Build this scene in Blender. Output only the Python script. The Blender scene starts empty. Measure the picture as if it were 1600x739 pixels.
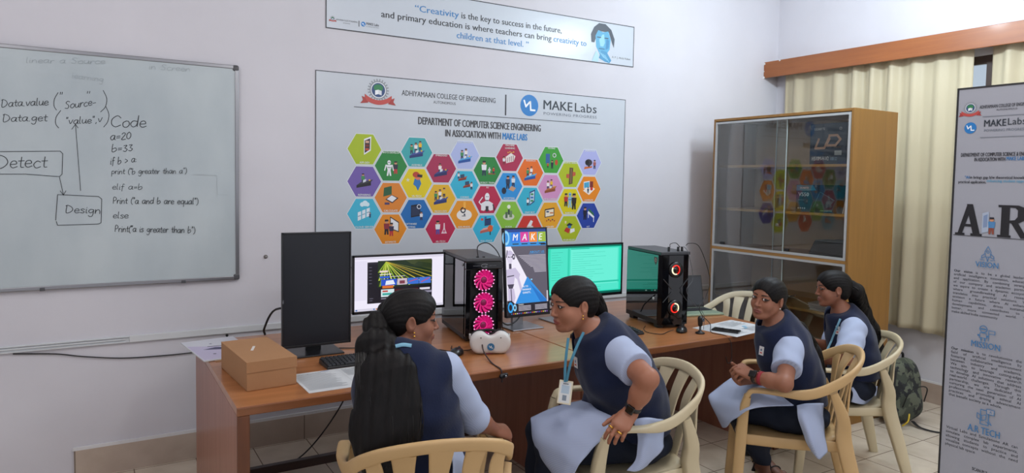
import bpy, bmesh, math, random
import numpy as np
from mathutils import Vector, Matrix, Quaternion, Euler
random.seed(7); rng = np.random.default_rng(7)
C = bpy.context.scene.collection
SC = bpy.context.scene
PI = math.pi

# ------------------------------------------------------------------ camera
FPX, CX, CY = 1086.43, 800.0, 339.74
CAMP = np.array([0, 0, 1.6217])
def _cam_axes():
    yaw, pit, rol = [math.radians(a) for a in (31.10, -3.085, 1.0074)]
    f = np.array([math.sin(yaw)*math.cos(pit), math.cos(yaw)*math.cos(pit), math.sin(pit)])
    r = np.array([math.cos(yaw), -math.sin(yaw), 0]); u = np.cross(r, f)
    return np.array([math.cos(rol)*r+math.sin(rol)*u, -math.sin(rol)*r+math.cos(rol)*u, f])
CM = _cam_axes()
cam_d = bpy.data.cameras.new('camera'); cam = bpy.data.objects.new('camera', cam_d); C.objects.link(cam)
cam_d.sensor_width = 36; cam_d.lens = FPX/1600*36; cam_d.shift_y = (CY-369.5)/1600
cam_d.clip_start = 0.05
cam.matrix_world = Matrix([[CM[0][i], CM[1][i], -CM[2][i], CAMP[i]] for i in range(3)]+[[0, 0, 0, 1]])
SC.camera = cam

# ------------------------------------------------------------------ light
wd = bpy.data.worlds.new('world'); SC.world = wd; wd.use_nodes = True
wd.node_tree.nodes['Background'].inputs[0].default_value = (0.88, 0.90, 1.0, 1)
wd.node_tree.nodes['Background'].inputs[1].default_value = 0.85
def area(name, loc, target, sx, sy, power, col=(1, 1, 1)):
    l = bpy.data.lights.new(name, 'AREA'); l.shape = 'RECTANGLE'; l.size = sx; l.size_y = sy
    l.energy = power; l.color = col
    o = bpy.data.objects.new(name, l); C.objects.link(o); o.location = loc
    o.rotation_euler = (Vector(target)-Vector(loc)).to_track_quat('-Z', 'Y').to_euler()
    return o
def tube(name, a, b, n, power, col):
    for k in range(n):
        l = bpy.data.lights.new(name, 'POINT'); l.energy = power/n; l.color = col; l.shadow_soft_size = .07
        o = bpy.data.objects.new(name, l); C.objects.link(o); o.location = Vector(a).lerp(Vector(b), (k+.5)/n)
tube('tube_lamp_right', (4.05, 1.9, 3.0), (4.05, 3.1, 3.0), 3, 92, (0.78, 0.91, 1.0))
tube('tube_lamp_centre', (1.6, .9, 2.98), (1.6, 2.1, 2.98), 2, 42, (1.0, 0.97, 0.95))
tube('tube_lamp_left', (-.9, 1.2, 2.98), (-.9, 2.4, 2.98), 2, 34, (1.0, 0.96, 0.95))
tube('fill_lamp_front', (3.0, -.5, 2.9), (4.2, -.5, 2.9), 2, 50, (1.0, 0.97, 0.94))  # unseen fill, added to brighten the cabinet side, curtain, people and standee
area('window_daylight', (6.1, 2.3, 2.1), (5.0, 2.3, 1.7), 2.4, 1.6, 32, (0.98, 0.99, 1.0))
SC.view_settings.view_transform = 'Standard'; SC.view_settings.look = 'None'
SC.view_settings.gamma = 1.0; SC.view_settings.use_curve_mapping = False
SC.view_settings.exposure = 0.0
SC.cycles.max_bounces = 7; SC.cycles.diffuse_bounces = 4; SC.cycles.glossy_bounces = 3
SC.cycles.transparent_max_bounces = 10; SC.cycles.sample_clamp_indirect = 4.0
SC.cycles.use_denoising = True; SC.cycles.caustics_reflective = False; SC.cycles.caustics_refractive = False

# ------------------------------------------------------------------ materials
def lin(c):
    if isinstance(c, str):
        c = c.lstrip('#'); c = [int(c[i:i+2], 16)/255 for i in (0, 2, 4)]
    return tuple((x/12.92 if x <= .04045 else ((x+.055)/1.055)**2.4) for x in c)+(1,)
MATS = {}
def mat(name, col='#808080', rough=.5, metal=0, spec=.5, emit=None, es=1.0, noise=0, nscale=8, bump=0, bscale=60,
        stretch=(1, 1, 1), col2=None, coat=0, sheen=0, subs=0):
    if name in MATS: return MATS[name]
    m = bpy.data.materials.new(name); m.use_nodes = True; nt = m.node_tree; b = nt.nodes['Principled BSDF']
    b.inputs['Base Color'].default_value = lin(col); b.inputs['Roughness'].default_value = rough
    b.inputs['Metallic'].default_value = metal; b.inputs['Specular IOR Level'].default_value = spec
    if coat: b.inputs['Coat Weight'].default_value = coat; b.inputs['Coat Roughness'].default_value = .12
    if sheen: b.inputs['Sheen Weight'].default_value = sheen
    if subs:
        b.inputs['Subsurface Weight'].default_value = subs; b.inputs['Subsurface Radius'].default_value = (.02, .008, .004)
        b.inputs['Subsurface Scale'].default_value = .3
    if emit: b.inputs['Emission Color'].default_value = lin(emit); b.inputs['Emission Strength'].default_value = es
    if noise or bump:
        tc = nt.nodes.new('ShaderNodeTexCoord'); mp = nt.nodes.new('ShaderNodeMapping')
        mp.inputs['Scale'].default_value = stretch; nt.links.new(tc.outputs['Object'], mp.inputs[0])
    if noise:
        n = nt.nodes.new('ShaderNodeTexNoise'); n.inputs['Scale'].default_value = nscale; n.inputs['Detail'].default_value = 5
        nt.links.new(mp.outputs[0], n.inputs['Vector'])
        r = nt.nodes.new('ShaderNodeValToRGB'); c = lin(col); c2 = lin(col2) if col2 else tuple(x*(1-noise) for x in c[:3])+(1,)
        r.color_ramp.elements[0].position = .3; r.color_ramp.elements[1].position = .7
        r.color_ramp.elements[0].color = c2; r.color_ramp.elements[1].color = c
        nt.links.new(n.outputs['Fac'], r.inputs[0]); nt.links.new(r.outputs[0], b.inputs['Base Color'])
    if bump:
        n2 = nt.nodes.new('ShaderNodeTexNoise'); n2.inputs['Scale'].default_value = bscale; n2.inputs['Detail'].default_value = 4
        nt.links.new(mp.outputs[0], n2.inputs['Vector'])
        bp = nt.nodes.new('ShaderNodeBump'); bp.inputs['Strength'].default_value = bump; bp.inputs['Distance'].default_value = .004
        nt.links.new(n2.outputs['Fac'], bp.inputs['Height']); nt.links.new(bp.outputs[0], b.inputs['Normal'])
    MATS[name] = m; return m
def ink(c, rough=.45):                    # a printed colour
    return mat('ink_'+c.lstrip('#'), c, rough)
def glow(c, es=1.0):                      # a lit pixel colour
    return mat('glow_%s_%d' % (c.lstrip('#'), int(es*100)), '#050505', .3, emit=c, es=es)
def glass_mat(name, tint, refl=1.0, rough=.02):
    if name in MATS: return MATS[name]
    m = bpy.data.materials.new(name); m.use_nodes = True; nt = m.node_tree; nt.nodes.remove(nt.nodes['Principled BSDF'])
    out = nt.nodes['Material Output']
    t = nt.nodes.new('ShaderNodeBsdfTransparent'); t.inputs[0].default_value = lin(tint)
    g = nt.nodes.new('ShaderNodeBsdfGlossy'); g.inputs['Roughness'].default_value = rough
    fr = nt.nodes.new('ShaderNodeFresnel'); fr.inputs[0].default_value = 1.5
    mu = nt.nodes.new('ShaderNodeMath'); mu.operation = 'MULTIPLY'; mu.inputs[1].default_value = refl; mu.use_clamp = True
    mx = nt.nodes.new('ShaderNodeMixShader'); nt.links.new(fr.outputs[0], mu.inputs[0]); nt.links.new(mu.outputs[0], mx.inputs[0])
    nt.links.new(t.outputs[0], mx.inputs[1]); nt.links.new(g.outputs[0], mx.inputs[2]); nt.links.new(mx.outputs[0], out.inputs[0])
    MATS[name] = m; return m
def wood(name, c1, c2, axis=0, rough=.35, scale=1.0, coat=.2):
    if name in MATS: return MATS[name]
    m = mat(name, c1, rough, coat=coat); nt = m.node_tree; b = nt.nodes['Principled BSDF']
    tc = nt.nodes.new('ShaderNodeTexCoord'); mp = nt.nodes.new('ShaderNodeMapping')
    s = [14*scale]*3; s[axis] = 1.1*scale; mp.inputs['Scale'].default_value = s
    nt.links.new(tc.outputs['Object'], mp.inputs[0])
    n = nt.nodes.new('ShaderNodeTexNoise'); n.inputs['Scale'].default_value = 2.2; n.inputs['Detail'].default_value = 7
    n.inputs['Distortion'].default_value = .6; nt.links.new(mp.outputs[0], n.inputs['Vector'])
    r = nt.nodes.new('ShaderNodeValToRGB'); r.color_ramp.elements[0].position = .32; r.color_ramp.elements[1].position = .68
    r.color_ramp.elements[0].color = lin(c2); r.color_ramp.elements[1].color = lin(c1)
    nt.links.new(n.outputs['Fac'], r.inputs[0]); nt.links.new(r.outputs[0], b.inputs['Base Color'])
    return m

# ------------------------------------------------------------------ scene graph helpers
def thing(name, label, cat, loc=(0, 0, 0), rz=0, group=None):
    o = bpy.data.objects.new(name, None); C.objects.link(o); o.location = loc; o.rotation_euler = (0, 0, rz)
    o.empty_display_size = .05; return tag(o, label, cat, group)
def tag(o, label, cat, group=None, kind=None):
    o['label'] = label; o['category'] = cat
    if group: o['group'] = group
    if kind: o['kind'] = kind
    return o
def copy_tree(o, parent=None):
    c = o.copy(); C.objects.link(c)
    if parent: c.parent = parent
    for ch in [x for x in o.children]: copy_tree(ch, c)
    return c
def link(name, me, m, parent=None):
    o = bpy.data.objects.new(name, me); C.objects.link(o)
    if m is not None:
        for x in (m if isinstance(m, (list, tuple)) else [m]): me.materials.append(x)
    if parent: o.parent = parent
    return o
class MB:
    """collects shapes; build() links them as one mesh object"""
    def __init__(s): s.v = []; s.f = []; s.m = []; s.mats = []; s.sm = []
    def mi(s, m):
        if m not in s.mats: s.mats.append(m)
        return s.mats.index(m)
    def add(s, vs, fs, m=None, smooth=False):
        k = len(s.v); i = s.mi(m) if m else 0
        s.v += [tuple(map(float, v)) for v in vs]; s.f += [tuple(k+j for j in f) for f in fs]
        s.m += [i]*len(fs); s.sm += [smooth]*len(fs); return s
    def box(s, c, d, m=None, rz=0, R=None, taper=1):
        x, y, z = [q/2 for q in d]; P = []
        for sx, sy, sz in ((-1,-1,-1),(1,-1,-1),(1,1,-1),(-1,1,-1),(-1,-1,1),(1,-1,1),(1,1,1),(-1,1,1)):
            k = taper if sz > 0 else 1; P.append(Vector((sx*x*k, sy*y*k, sz*z)))
        Rm = R if R is not None else Matrix.Rotation(rz, 3, 'Z')
        return s.add([Rm @ p+Vector(c) for p in P], [(3,2,1,0),(4,5,6,7),(0,1,5,4),(1,2,6,5),(2,3,7,6),(3,0,4,7)], m)
    def span(s, a, b, m=None):
        return s.box([(p+q)/2 for p, q in zip(a, b)], [abs(q-p) for p, q in zip(a, b)], m)
    def loft(s, rings, m=None, cap=True, smooth=True, closed=True):
        n = len(rings[0]); vs = [p for r in rings for p in r]; fs = []
        for i in range(len(rings)-1):
            for j in range(n if closed else n-1):
                a = i*n+j; b = i*n+(j+1) % n; fs.append((a, b, b+n, a+n))
        s.add(vs, fs, m, smooth)
        if cap: s.add(rings[0], [tuple(range(n))[::-1]], m); s.add(rings[-1], [tuple(range(n))], m)
        return s
    def tube(s, pts, r, m=None, n=8, cap=True):
        pts = [Vector(p) for p in pts]; rr = r if isinstance(r, (list, tuple)) else [r]*len(pts); rings = []; up = None
        for i, p in enumerate(pts):
            t = (pts[min(i+1, len(pts)-1)]-pts[max(i-1, 0)]).normalized()
            if up is None: up = t.orthogonal().normalized()
            else:
                up = up-t*up.dot(t); up = up.normalized() if up.length > 1e-6 else t.orthogonal().normalized()
            w = t.cross(up); rings.append([p+(up*math.cos(a)+w*math.sin(a))*rr[i] for a in [2*PI*k/n for k in range(n)]])
        return s.loft(rings, m, cap)
    def sweep(s, pts, secs, ups, m=None, n=12, pw=3.2):
        """rounded rectangular section (w across, h along up) swept along pts"""
        pts = [Vector(p) for p in pts]; rings = []
        for i, p in enumerate(pts):
            t = (pts[min(i+1, len(pts)-1)]-pts[max(i-1, 0)]).normalized()
            u = Vector(ups[i] if isinstance(ups, list) else ups); u = (u-t*u.dot(t)).normalized(); w = t.cross(u)
            a, b = secs[i] if isinstance(secs, list) else secs; ring = []
            for k in range(n):
                c, q = math.cos(2*PI*k/n), math.sin(2*PI*k/n)
                ring.append(p+w*(math.copysign(abs(c)**(2/pw), c)*a/2)+u*(math.copysign(abs(q)**(2/pw), q)*b/2))
            rings.append(ring)
        return s.loft(rings, m)
    def lathe(s, prof, c=(0, 0, 0), m=None, n=24, R=None, cap=True):
        R = R or Matrix.Identity(3); c = Vector(c)
        return s.loft([[c+R @ Vector((r*math.cos(2*PI*k/n), r*math.sin(2*PI*k/n), z)) for k in range(n)] for r, z in prof], m, cap)
    def ngon(s, pts, m=None): return s.add(pts, [tuple(range(len(pts)))], m)
    def build(s, name, m=None, parent=None, bevel=0, seg=2, subdiv=0):
        me = bpy.data.meshes.new(name); me.from_pydata(s.v, [], s.f)
        me.polygons.foreach_set('use_smooth', s.sm)
        ms = s.mats if s.mats else [m]
        if s.mats: me.polygons.foreach_set('material_index', s.m)
        me.update(); o = link(name, me, ms, parent)
        if bevel:
            md = o.modifiers.new('bevel', 'BEVEL'); md.width = bevel; md.segments = seg; md.limit_method = 'ANGLE'; md.angle_limit = .6
        if subdiv:
            md = o.modifiers.new('subdiv', 'SUBSURF'); md.levels = md.render_levels = subdiv
        return o
def crom(pts, n):
    """Catmull-Rom through control points (lists of equal length), n samples per span"""
    P = np.array(pts, float); P = np.vstack([2*P[0]-P[1], P, 2*P[-1]-P[-2]]); out = []
    for i in range(1, len(P)-2):
        for k in range(n):
            t = k/n; a, b, c, d = P[i-1], P[i], P[i+1], P[i+2]
            out.append(.5*((2*b)+(c-a)*t+(2*a-5*b+4*c-d)*t*t+(3*b-a-3*c+d)*t**3))
    out.append(P[-2]); return np.array(out)
def grid_patch(ctrl, nu, nv):
    """smooth surface through a grid of points -> (verts, faces, cols)"""
    rows = [crom(r, nu) for r in ctrl]; cols = np.array([crom([r[j] for r in rows], nv) for j in range(len(rows[0]))])
    U, V = cols.shape[0], cols.shape[1]; vs = cols.reshape(-1, 3)
    return vs, [(i*V+j, i*V+j+1, (i+1)*V+j+1, (i+1)*V+j) for i in range(U-1) for j in range(V-1)]
def cloth(name, ctrl, m, parent, nu=8, nv=8, thick=.004, ripple=0, freq=40):
    vs, fs = grid_patch(ctrl, nu, nv)
    if ripple:
        vs = np.array(vs); vs = vs+np.stack([np.sin(vs[:, 2]*freq+vs[:, 0]*freq*.7), np.cos(vs[:, 0]*freq+vs[:, 1]*freq*.6), np.sin(vs[:, 1]*freq)*.5], 1)*ripple
    b = MB().add(vs, fs, m, True); o = b.build(name, parent=parent)
    md = o.modifiers.new('solid', 'SOLIDIFY'); md.thickness = thick; md.offset = 0
    return o
# ---- lettering and flat artwork
_tc = {}
def text2d(body, size=1, bold=0.0, shear=0, space=1.0, line=1.0, align='LEFT', width=0, sx=1.0):
    key = (body, size, bold, shear, space, line, align, width, sx)
    if key in _tc: return _tc[key]
    cu = bpy.data.curves.new('t', 'FONT'); cu.body = body; cu.size = size; cu.shear = shear; cu.space_character = space
    cu.space_line = line; cu.align_x = align; cu.offset = 0; cu.resolution_u = 2
    if width: cu.text_boxes[0].width = width
    o = bpy.data.objects.new('t', cu); C.objects.link(o); dg = bpy.context.evaluated_depsgraph_get(); dg.update()
    me = bpy.data.meshes.new_from_object(o.evaluated_get(dg))
    vs = np.array([v.co[:2] for v in me.vertices]) if len(me.vertices) else np.zeros((0, 2)); fs = [tuple(p.vertices) for p in me.polygons]
    bpy.data.objects.remove(o); bpy.data.curves.remove(cu); bpy.data.meshes.remove(me)
    vs = vs*np.array([sx, 1]) if len(vs) else vs
    _tc[key] = (vs, fs); return vs, fs
class Art:
    """flat printing on a plane: origin O, axes ux, uy (metres), each layer a hair above the last"""
    def __init__(s, O, ux, uy, em=0, base=.0006, rough=.45):
        s.O = np.array(O, float); s.ux = np.array(ux, float); s.uy = np.array(uy, float); s.n = np.cross(s.ux, s.uy)
        s.n /= np.linalg.norm(s.n); s.h = base; s.b = MB(); s.em = em; s.rough = rough
    def M(s, c): return glow(c, s.em) if s.em else ink(c, s.rough)
    def P(s, vs): vs = np.asarray(vs, float).reshape(-1, 2); return s.O+vs[:, :1]*s.ux+vs[:, 1:]*s.uy+s.n*s.h
    def up(s, k=.00025): s.h += k; return s
    def poly(s, pts, c): s.b.ngon(s.P(pts), s.M(c)); return s.up(.00004)
    def rect(s, x0, y0, x1, y1, c): return s.poly([(x0, y0), (x1, y0), (x1, y1), (x0, y1)], c)
    def disc(s, x, y, r, c, ry=None, n=24): ry = ry or r; return s.poly([(x+r*math.cos(2*PI*k/n), y+ry*math.sin(2*PI*k/n)) for k in range(n)], c)
    def line(s, pts, w, c, closed=False):
        pts = np.array(pts, float)
        if closed: pts = np.vstack([pts, pts[:1]])
        h0 = s.h
        for q, (a, b) in enumerate(zip(pts[:-1], pts[1:])):
            s.h = h0+.00006*(q % 2); d = b-a; L = np.linalg.norm(d)
            if L < 1e-9: continue
            nn = np.array([-d[1], d[0]])/L*w/2; e = d/L*w*.35
            s.b.ngon(s.P([a-nn-e, b-nn+e, b+nn+e, a+nn-e]), s.M(c))
        s.h = h0+.00012
        if w > .006 and len(pts) > 2:
            for p in pts[1:-1]: s.b.ngon(s.P([p+w*.5*np.array([math.cos(k*PI/4), math.sin(k*PI/4)]) for k in range(8)]), s.M(c))
        return s.up(.00004)
    def ring(s, x, y, r, w, c, n=24): return s.line([(x+r*math.cos(2*PI*k/n), y+r*math.sin(2*PI*k/n)) for k in range(n)], w, c, True)
    def text(s, body, x, y, size, c, fit=None, anchor='L', rot=0, **kw):
        """size = cap height; fit = width to reach"""
        vs, fs = text2d(body, 1.0, **kw)
        if not len(vs): return s
        cap = .729; vs = vs*size/cap; x0, x1 = vs[:, 0].min(), vs[:, 0].max()
        if fit: vs = (vs-[x0, 0])*[fit/(x1-x0), 1]
        else: vs = vs-[x0, 0]
        w = vs[:, 0].max(); off = {'L': 0, 'C': -w/2, 'R': -w}[anchor]; vs = vs+[off, 0]
        if rot: cr, sr = math.cos(rot), math.sin(rot); vs = np.stack([vs[:, 0]*cr-vs[:, 1]*sr, vs[:, 0]*sr+vs[:, 1]*cr], 1)
        bd = kw.get('bold', 0)*size*1.2            # heavier strokes: the glyphs laid down three times, a hair apart
        for k in ((-1, 1, 0) if bd else (0,)): s.b.add(s.P(vs+[x+k*bd, y]), fs, s.M(c)); s.up(.00008)
        return s
    def build(s, name, parent=None): return s.b.build(name, parent=parent)
# ------------------------------------------------------------------ implicit modelling (bodies, hair, clothes)
class Sdf:
    """smooth union of tapered limbs and ellipsoids, turned into one closed mesh with surface nets"""
    def __init__(s): s.p = []; s.disp = None
    def limb(s, a, b, ra, rb, k=.02, op='+', flat=None, ratio=1.0):
        a = np.array(a, np.float32); b = np.array(b, np.float32); ab = b-a; L2 = float(ab@ab)+1e-12
        w = None if flat is None else np.array(flat, np.float32)/np.linalg.norm(flat); m = max(ra, rb)*max(1, ratio)
        def f(P):
            q = P-a; t = np.clip(q@ab/L2, 0, 1); q = q-t[:, None]*ab; r = ra+(rb-ra)*t
            if w is not None:
                qw = q@w; d2 = (q*q).sum(1)-qw*qw+(qw/ratio)**2; return (np.sqrt(np.maximum(d2, 0))-r)*min(1, ratio)
            return np.sqrt((q*q).sum(1))-r
        s.p.append((f, (a+b)/2, math.sqrt(L2)/2+m, k, op)); return s
    def ell(s, c, r, R=None, k=.02, op='+'):
        c = np.array(c, np.float32); r = np.array(r if hasattr(r, '__len__') else (r, r, r), np.float32)
        Rm = None if R is None else np.array(R, np.float32)          # columns = local axes in world
        def f(P):
            q = P-c
            if Rm is not None: q = q@Rm
            k0 = np.sqrt(((q/r)**2).sum(1)); k1 = np.sqrt(((q/(r*r))**2).sum(1))+1e-9; return k0*(k0-1)/k1
        s.p.append((f, c, float(r.max()), k, op)); return s
    def chain(s, pts, rr, k=.01, **kw):
        for i in range(len(pts)-1): s.limb(pts[i], pts[i+1], rr[i], rr[i+1], k if i else kw.get('k0', k), kw.get('op', '+'), kw.get('flat'), kw.get('ratio', 1.0))
        return s
    def half(s, p, n, k=.004):
        """keep the side the normal points to"""
        p = np.array(p, np.float32); n = np.array(n, np.float32)/np.linalg.norm(n)
        s.p.append((lambda P: (P-p)@n, None, 0, k, '-')); return s
    def fn(s, f, k=.004, op='-'): s.p.append((f, None, 0, k, op)); return s
    def __call__(s, P):
        d = np.full(len(P), 1.0, np.float32)
        for f, c, R, k, op in s.p:
            if c is None: i = slice(None); Q = P
            else:
                dd = P-c; i = np.nonzero((dd*dd).sum(1) < (R+.08)**2)[0]
                if not len(i): continue
                Q = P[i]
            e = f(Q).astype(np.float32); a = d[i]
            if op == '-': e = -e if c is not None else -e; h = np.maximum(k-np.abs(a-e), 0); v = np.maximum(a, e)+h*h/(4*k)
            else: h = np.maximum(k-np.abs(a-e), 0); v = np.minimum(a, e)-h*h/(4*k)
            d[i] = v
        if s.disp is not None: d = d+s.disp(P)
        return d
    def bounds(s):
        cs = [(c-R, c+R) for f, c, R, k, op in s.p if c is not None and op == '+']
        return np.min([c[0] for c in cs], 0)-.02, np.max([c[1] for c in cs], 0)+.02
    def mesh(s, h=.004):
        B = 8; lo, hi = s.bounds(); nb = np.ceil((hi-lo)/(h*B)).astype(int)+1; n = nb*B
        ii = np.stack(np.meshgrid(*[np.arange(k) for k in nb], indexing='ij'), -1).reshape(-1, 3)
        ctr = (lo+(ii*B+B/2-.5)*h).astype(np.float32); dc = s(ctr)
        arr = np.repeat(np.repeat(np.repeat(np.where(dc < 0, -1, 1).reshape(nb).astype(np.float32), B, 0), B, 1), B, 2)
        act = ii[np.abs(dc) < h*B*1.05+.004]
        off = np.stack(np.meshgrid(*[np.arange(B)]*3, indexing='ij'), -1).reshape(-1, 3)
        for k in range(0, len(act), 400):
            ix = (act[k:k+400, None]*B+off).reshape(-1, 3); v = s((lo+ix*h).astype(np.float32))
            arr[ix[:, 0], ix[:, 1], ix[:, 2]] = v
        # surface nets
        ins = arr < 0; a = ins[:-1, :-1, :-1]; cnt = np.zeros(a.shape, np.int8)
        cor = [(x, y, z) for x in (0, 1) for y in (0, 1) for z in (0, 1)]
        sl = lambda A, c: A[c[0]:A.shape[0]-1+c[0], c[1]:A.shape[1]-1+c[1], c[2]:A.shape[2]-1+c[2]]
        for c in cor: cnt += sl(ins, c)
        mix = (cnt > 0) & (cnt < 8); cells = np.argwhere(mix); idx = np.full(a.shape, -1, np.int32); idx[mix] = np.arange(len(cells))
        val = np.stack([arr[cells[:, 0]+c[0], cells[:, 1]+c[1], cells[:, 2]+c[2]] for c in cor], 1); cc = np.array(cor, float)
        acc = np.zeros((len(cells), 3)); num = np.zeros(len(cells))
        for i in range(8):
            for j in range(i+1, 8):
                if np.abs(cc[i]-cc[j]).sum() != 1: continue
                va, vb = val[:, i], val[:, j]; x = (va < 0) != (vb < 0); t = np.where(x, va/np.where(x, va-vb, 1), 0)
                acc += np.where(x[:, None], cc[i]+(cc[j]-cc[i])*t[:, None], 0); num += x
        vs = lo+(cells+acc/np.maximum(num, 1)[:, None])*h; F = []
        for ax in range(3):
            b1, b2 = [k for k in range(3) if k != ax]
            A0 = ins; s0 = [slice(None)]*3; s1 = [slice(None)]*3; s0[ax] = slice(0, -1); s1[ax] = slice(1, None)
            e = np.argwhere(A0[tuple(s0)] != A0[tuple(s1)])
            e = e[(e[:, b1] > 0) & (e[:, b2] > 0) & (e[:, b1] < n[b1]-1) & (e[:, b2] < n[b2]-1)]
            def cell(d1, d2): q = e.copy(); q[:, b1] -= d1; q[:, b2] -= d2; return idx[q[:, 0], q[:, 1], q[:, 2]]
            quad = np.stack([cell(1, 1), cell(0, 1), cell(0, 0), cell(1, 0)], 1)
            flip = ins[e[:, 0], e[:, 1], e[:, 2]]
            if ax == 1: flip = ~flip
            quad[~flip] = quad[~flip][:, ::-1]; F.append(quad)
        F = np.vstack(F); F = F[(F >= 0).all(1)]
        return vs, F
def np_mesh(name, vs, F, m, parent=None, cols=None, smooth_it=0):
    vs = np.asarray(vs, float)
    if smooth_it:
        E = np.vstack([F[:, [0, 1]], F[:, [1, 2]], F[:, [2, 3]], F[:, [3, 0]]]); deg = np.bincount(E.ravel(), minlength=len(vs)).astype(float)
        for it in range(smooth_it):
            acc = np.stack([np.bincount(E[:, 0], vs[E[:, 1], k], len(vs))+np.bincount(E[:, 1], vs[E[:, 0], k], len(vs)) for k in range(3)], 1)
            vs = vs+(acc/np.maximum(deg, 1)[:, None]-vs)*(.55 if it % 2 == 0 else -.5)
    me = bpy.data.meshes.new(name); me.vertices.add(len(vs)); me.vertices.foreach_set('co', vs.ravel())
    me.loops.add(len(F)*4); me.loops.foreach_set('vertex_index', F.ravel().astype(np.int32)); me.polygons.add(len(F))
    me.polygons.foreach_set('loop_start', np.arange(0, len(F)*4, 4, dtype=np.int32)); me.polygons.foreach_set('use_smooth', np.ones(len(F), bool))
    me.update(calc_edges=True); me.validate()
    if cols is not None:
        at = me.color_attributes.new('tone', 'FLOAT_COLOR', 'POINT'); at.data.foreach_set('color', np.hstack([cols, np.ones((len(vs), 1))]).astype(np.float32).ravel())
    return link(name, me, m, parent)
# ------------------------------------------------------------------ places measured from the photograph
def _ray(x, y): return CM.T @ np.array([(x-CX)/FPX, -(y-CY)/FPX, 1.0])
def on_z(x, y, z): d = _ray(x, y); return CAMP+(z-CAMP[2])/d[2]*d
def on_y(x, y, Y): d = _ray(x, y); return CAMP+Y/d[1]*d
def on_x(x, y, X): d = _ray(x, y); return CAMP+X/d[0]*d
def at_d(x, y, dep): return CAMP+dep*_ray(x, y)
D, XR, CEIL, DESK = 4.276, 5.40, 3.55, .745

# ------------------------------------------------------------------ the setting
def struct(name, b, m=None, bevel=0):
    o = b.build(name, m, bevel=bevel); o['kind'] = 'structure'; return o
wall_m = mat('wall_paint', '#d2d1d7', .85, spec=.25, noise=.04, nscale=1.6, col2='#cbcad0', bump=.12, bscale=22)
def tiled(name, c1, c2, mortar, sx, sy, rough, axes='XY', off=(0, 0)):
    m = mat(name, c1, rough); nt = m.node_tree; b = nt.nodes['Principled BSDF']
    tc = nt.nodes.new('ShaderNodeTexCoord'); sp = nt.nodes.new('ShaderNodeSeparateXYZ'); cb = nt.nodes.new('ShaderNodeCombineXYZ')
    nt.links.new(tc.outputs['Object'], sp.inputs[0]); nt.links.new(sp.outputs[axes[0]], cb.inputs[0]); nt.links.new(sp.outputs[axes[1]], cb.inputs[1])
    mp = nt.nodes.new('ShaderNodeMapping'); mp.inputs['Location'].default_value = (off[0], off[1], 0); nt.links.new(cb.outputs[0], mp.inputs[0])
    br = nt.nodes.new('ShaderNodeTexBrick'); br.offset = 0; br.inputs['Scale'].default_value = 1; br.inputs['Brick Width'].default_value = sx
    br.inputs['Row Height'].default_value = sy; br.inputs['Mortar Size'].default_value = .003; br.inputs['Bias'].default_value = 0
    br.inputs['Color1'].default_value = lin(c1); br.inputs['Color2'].default_value = lin(c2); br.inputs['Mortar'].default_value = lin(mortar)
    nt.links.new(mp.outputs[0], br.inputs['Vector'])
    n = nt.nodes.new('ShaderNodeTexNoise'); n.inputs['Scale'].default_value = 5; n.inputs['Detail'].default_value = 8; nt.links.new(tc.outputs['Object'], n.inputs['Vector'])
    r = nt.nodes.new('ShaderNodeValToRGB'); r.color_ramp.elements[0].position = .35; r.color_ramp.elements[1].position = .7
    r.color_ramp.elements[0].color = (.80, .78, .76, 1); r.color_ramp.elements[1].color = (1, 1, 1, 1); nt.links.new(n.outputs['Fac'], r.inputs[0])
    mx = nt.nodes.new('ShaderNodeMix'); mx.data_type = 'RGBA'; mx.blend_type = 'MULTIPLY'; mx.inputs['Factor'].default_value = 1
    nt.links.new(br.outputs['Color'], mx.inputs['A']); nt.links.new(r.outputs[0], mx.inputs['B']); nt.links.new(mx.outputs['Result'], b.inputs['Base Color'])
    return m
floor_m = tiled('floor_tiles', '#e0d5c3', '#d9cdba', '#85776a', .312, .312, .22, 'XY', (.138, .12))
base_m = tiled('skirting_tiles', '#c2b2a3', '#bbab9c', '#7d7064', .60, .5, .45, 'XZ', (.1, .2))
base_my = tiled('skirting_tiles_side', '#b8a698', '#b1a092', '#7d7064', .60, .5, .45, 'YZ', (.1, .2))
plaster = mat('white_plaster', '#d8d8d8', .8, bump=.5, bscale=40)
struct('floor', MB().span((-2.2, -1.2, -.1), (XR+.12, D+.12, 0)), floor_m)
struct('ceiling', MB().span((-2.2, -.6, CEIL), (XR+.12, D+.12, CEIL+.1)), mat('ceiling_paint', '#d8d6d8', .9))
struct('wall_back', MB().span((-2.2, D, 0), (XR, D+.12, CEIL)), wall_m)
struct('wall_left', MB().span((-2.2, -.6, 0), (-2.08, D, CEIL)), wall_m)
WY0, WY1, WZ0, WZ1 = 1.0, 3.55, 1.20, 2.56          # window opening in the right wall
b = MB()
b.span((XR, WY1, 0), (XR+.12, D+.12, CEIL)); b.span((XR, -.6, 0), (XR+.12, WY0, CEIL))
b.span((XR, WY0, 0), (XR+.12, WY1, WZ0)); b.span((XR, WY0, WZ1), (XR+.12, WY1, CEIL))
struct('wall_right', b, wall_m)
b = MB()
b.span((-.104, D-.014, 0), (XR, D, .150), base_m); b.span((-.11, D-.011, .150), (XR, D, .166), plaster)
struct('baseboard_back', b)
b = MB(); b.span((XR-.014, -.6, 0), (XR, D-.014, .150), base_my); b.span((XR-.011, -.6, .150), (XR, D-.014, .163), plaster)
struct('baseboard_right', b)
win = struct('window_1', MB().span((XR+.05, WY0, WZ0), (XR+.056, WY1, WZ1)), glass_mat('window_glass', '#e8f0f4'))
dark_frame = mat('dark_window_frame', '#3a2a24', .5)
b = MB()
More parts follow.
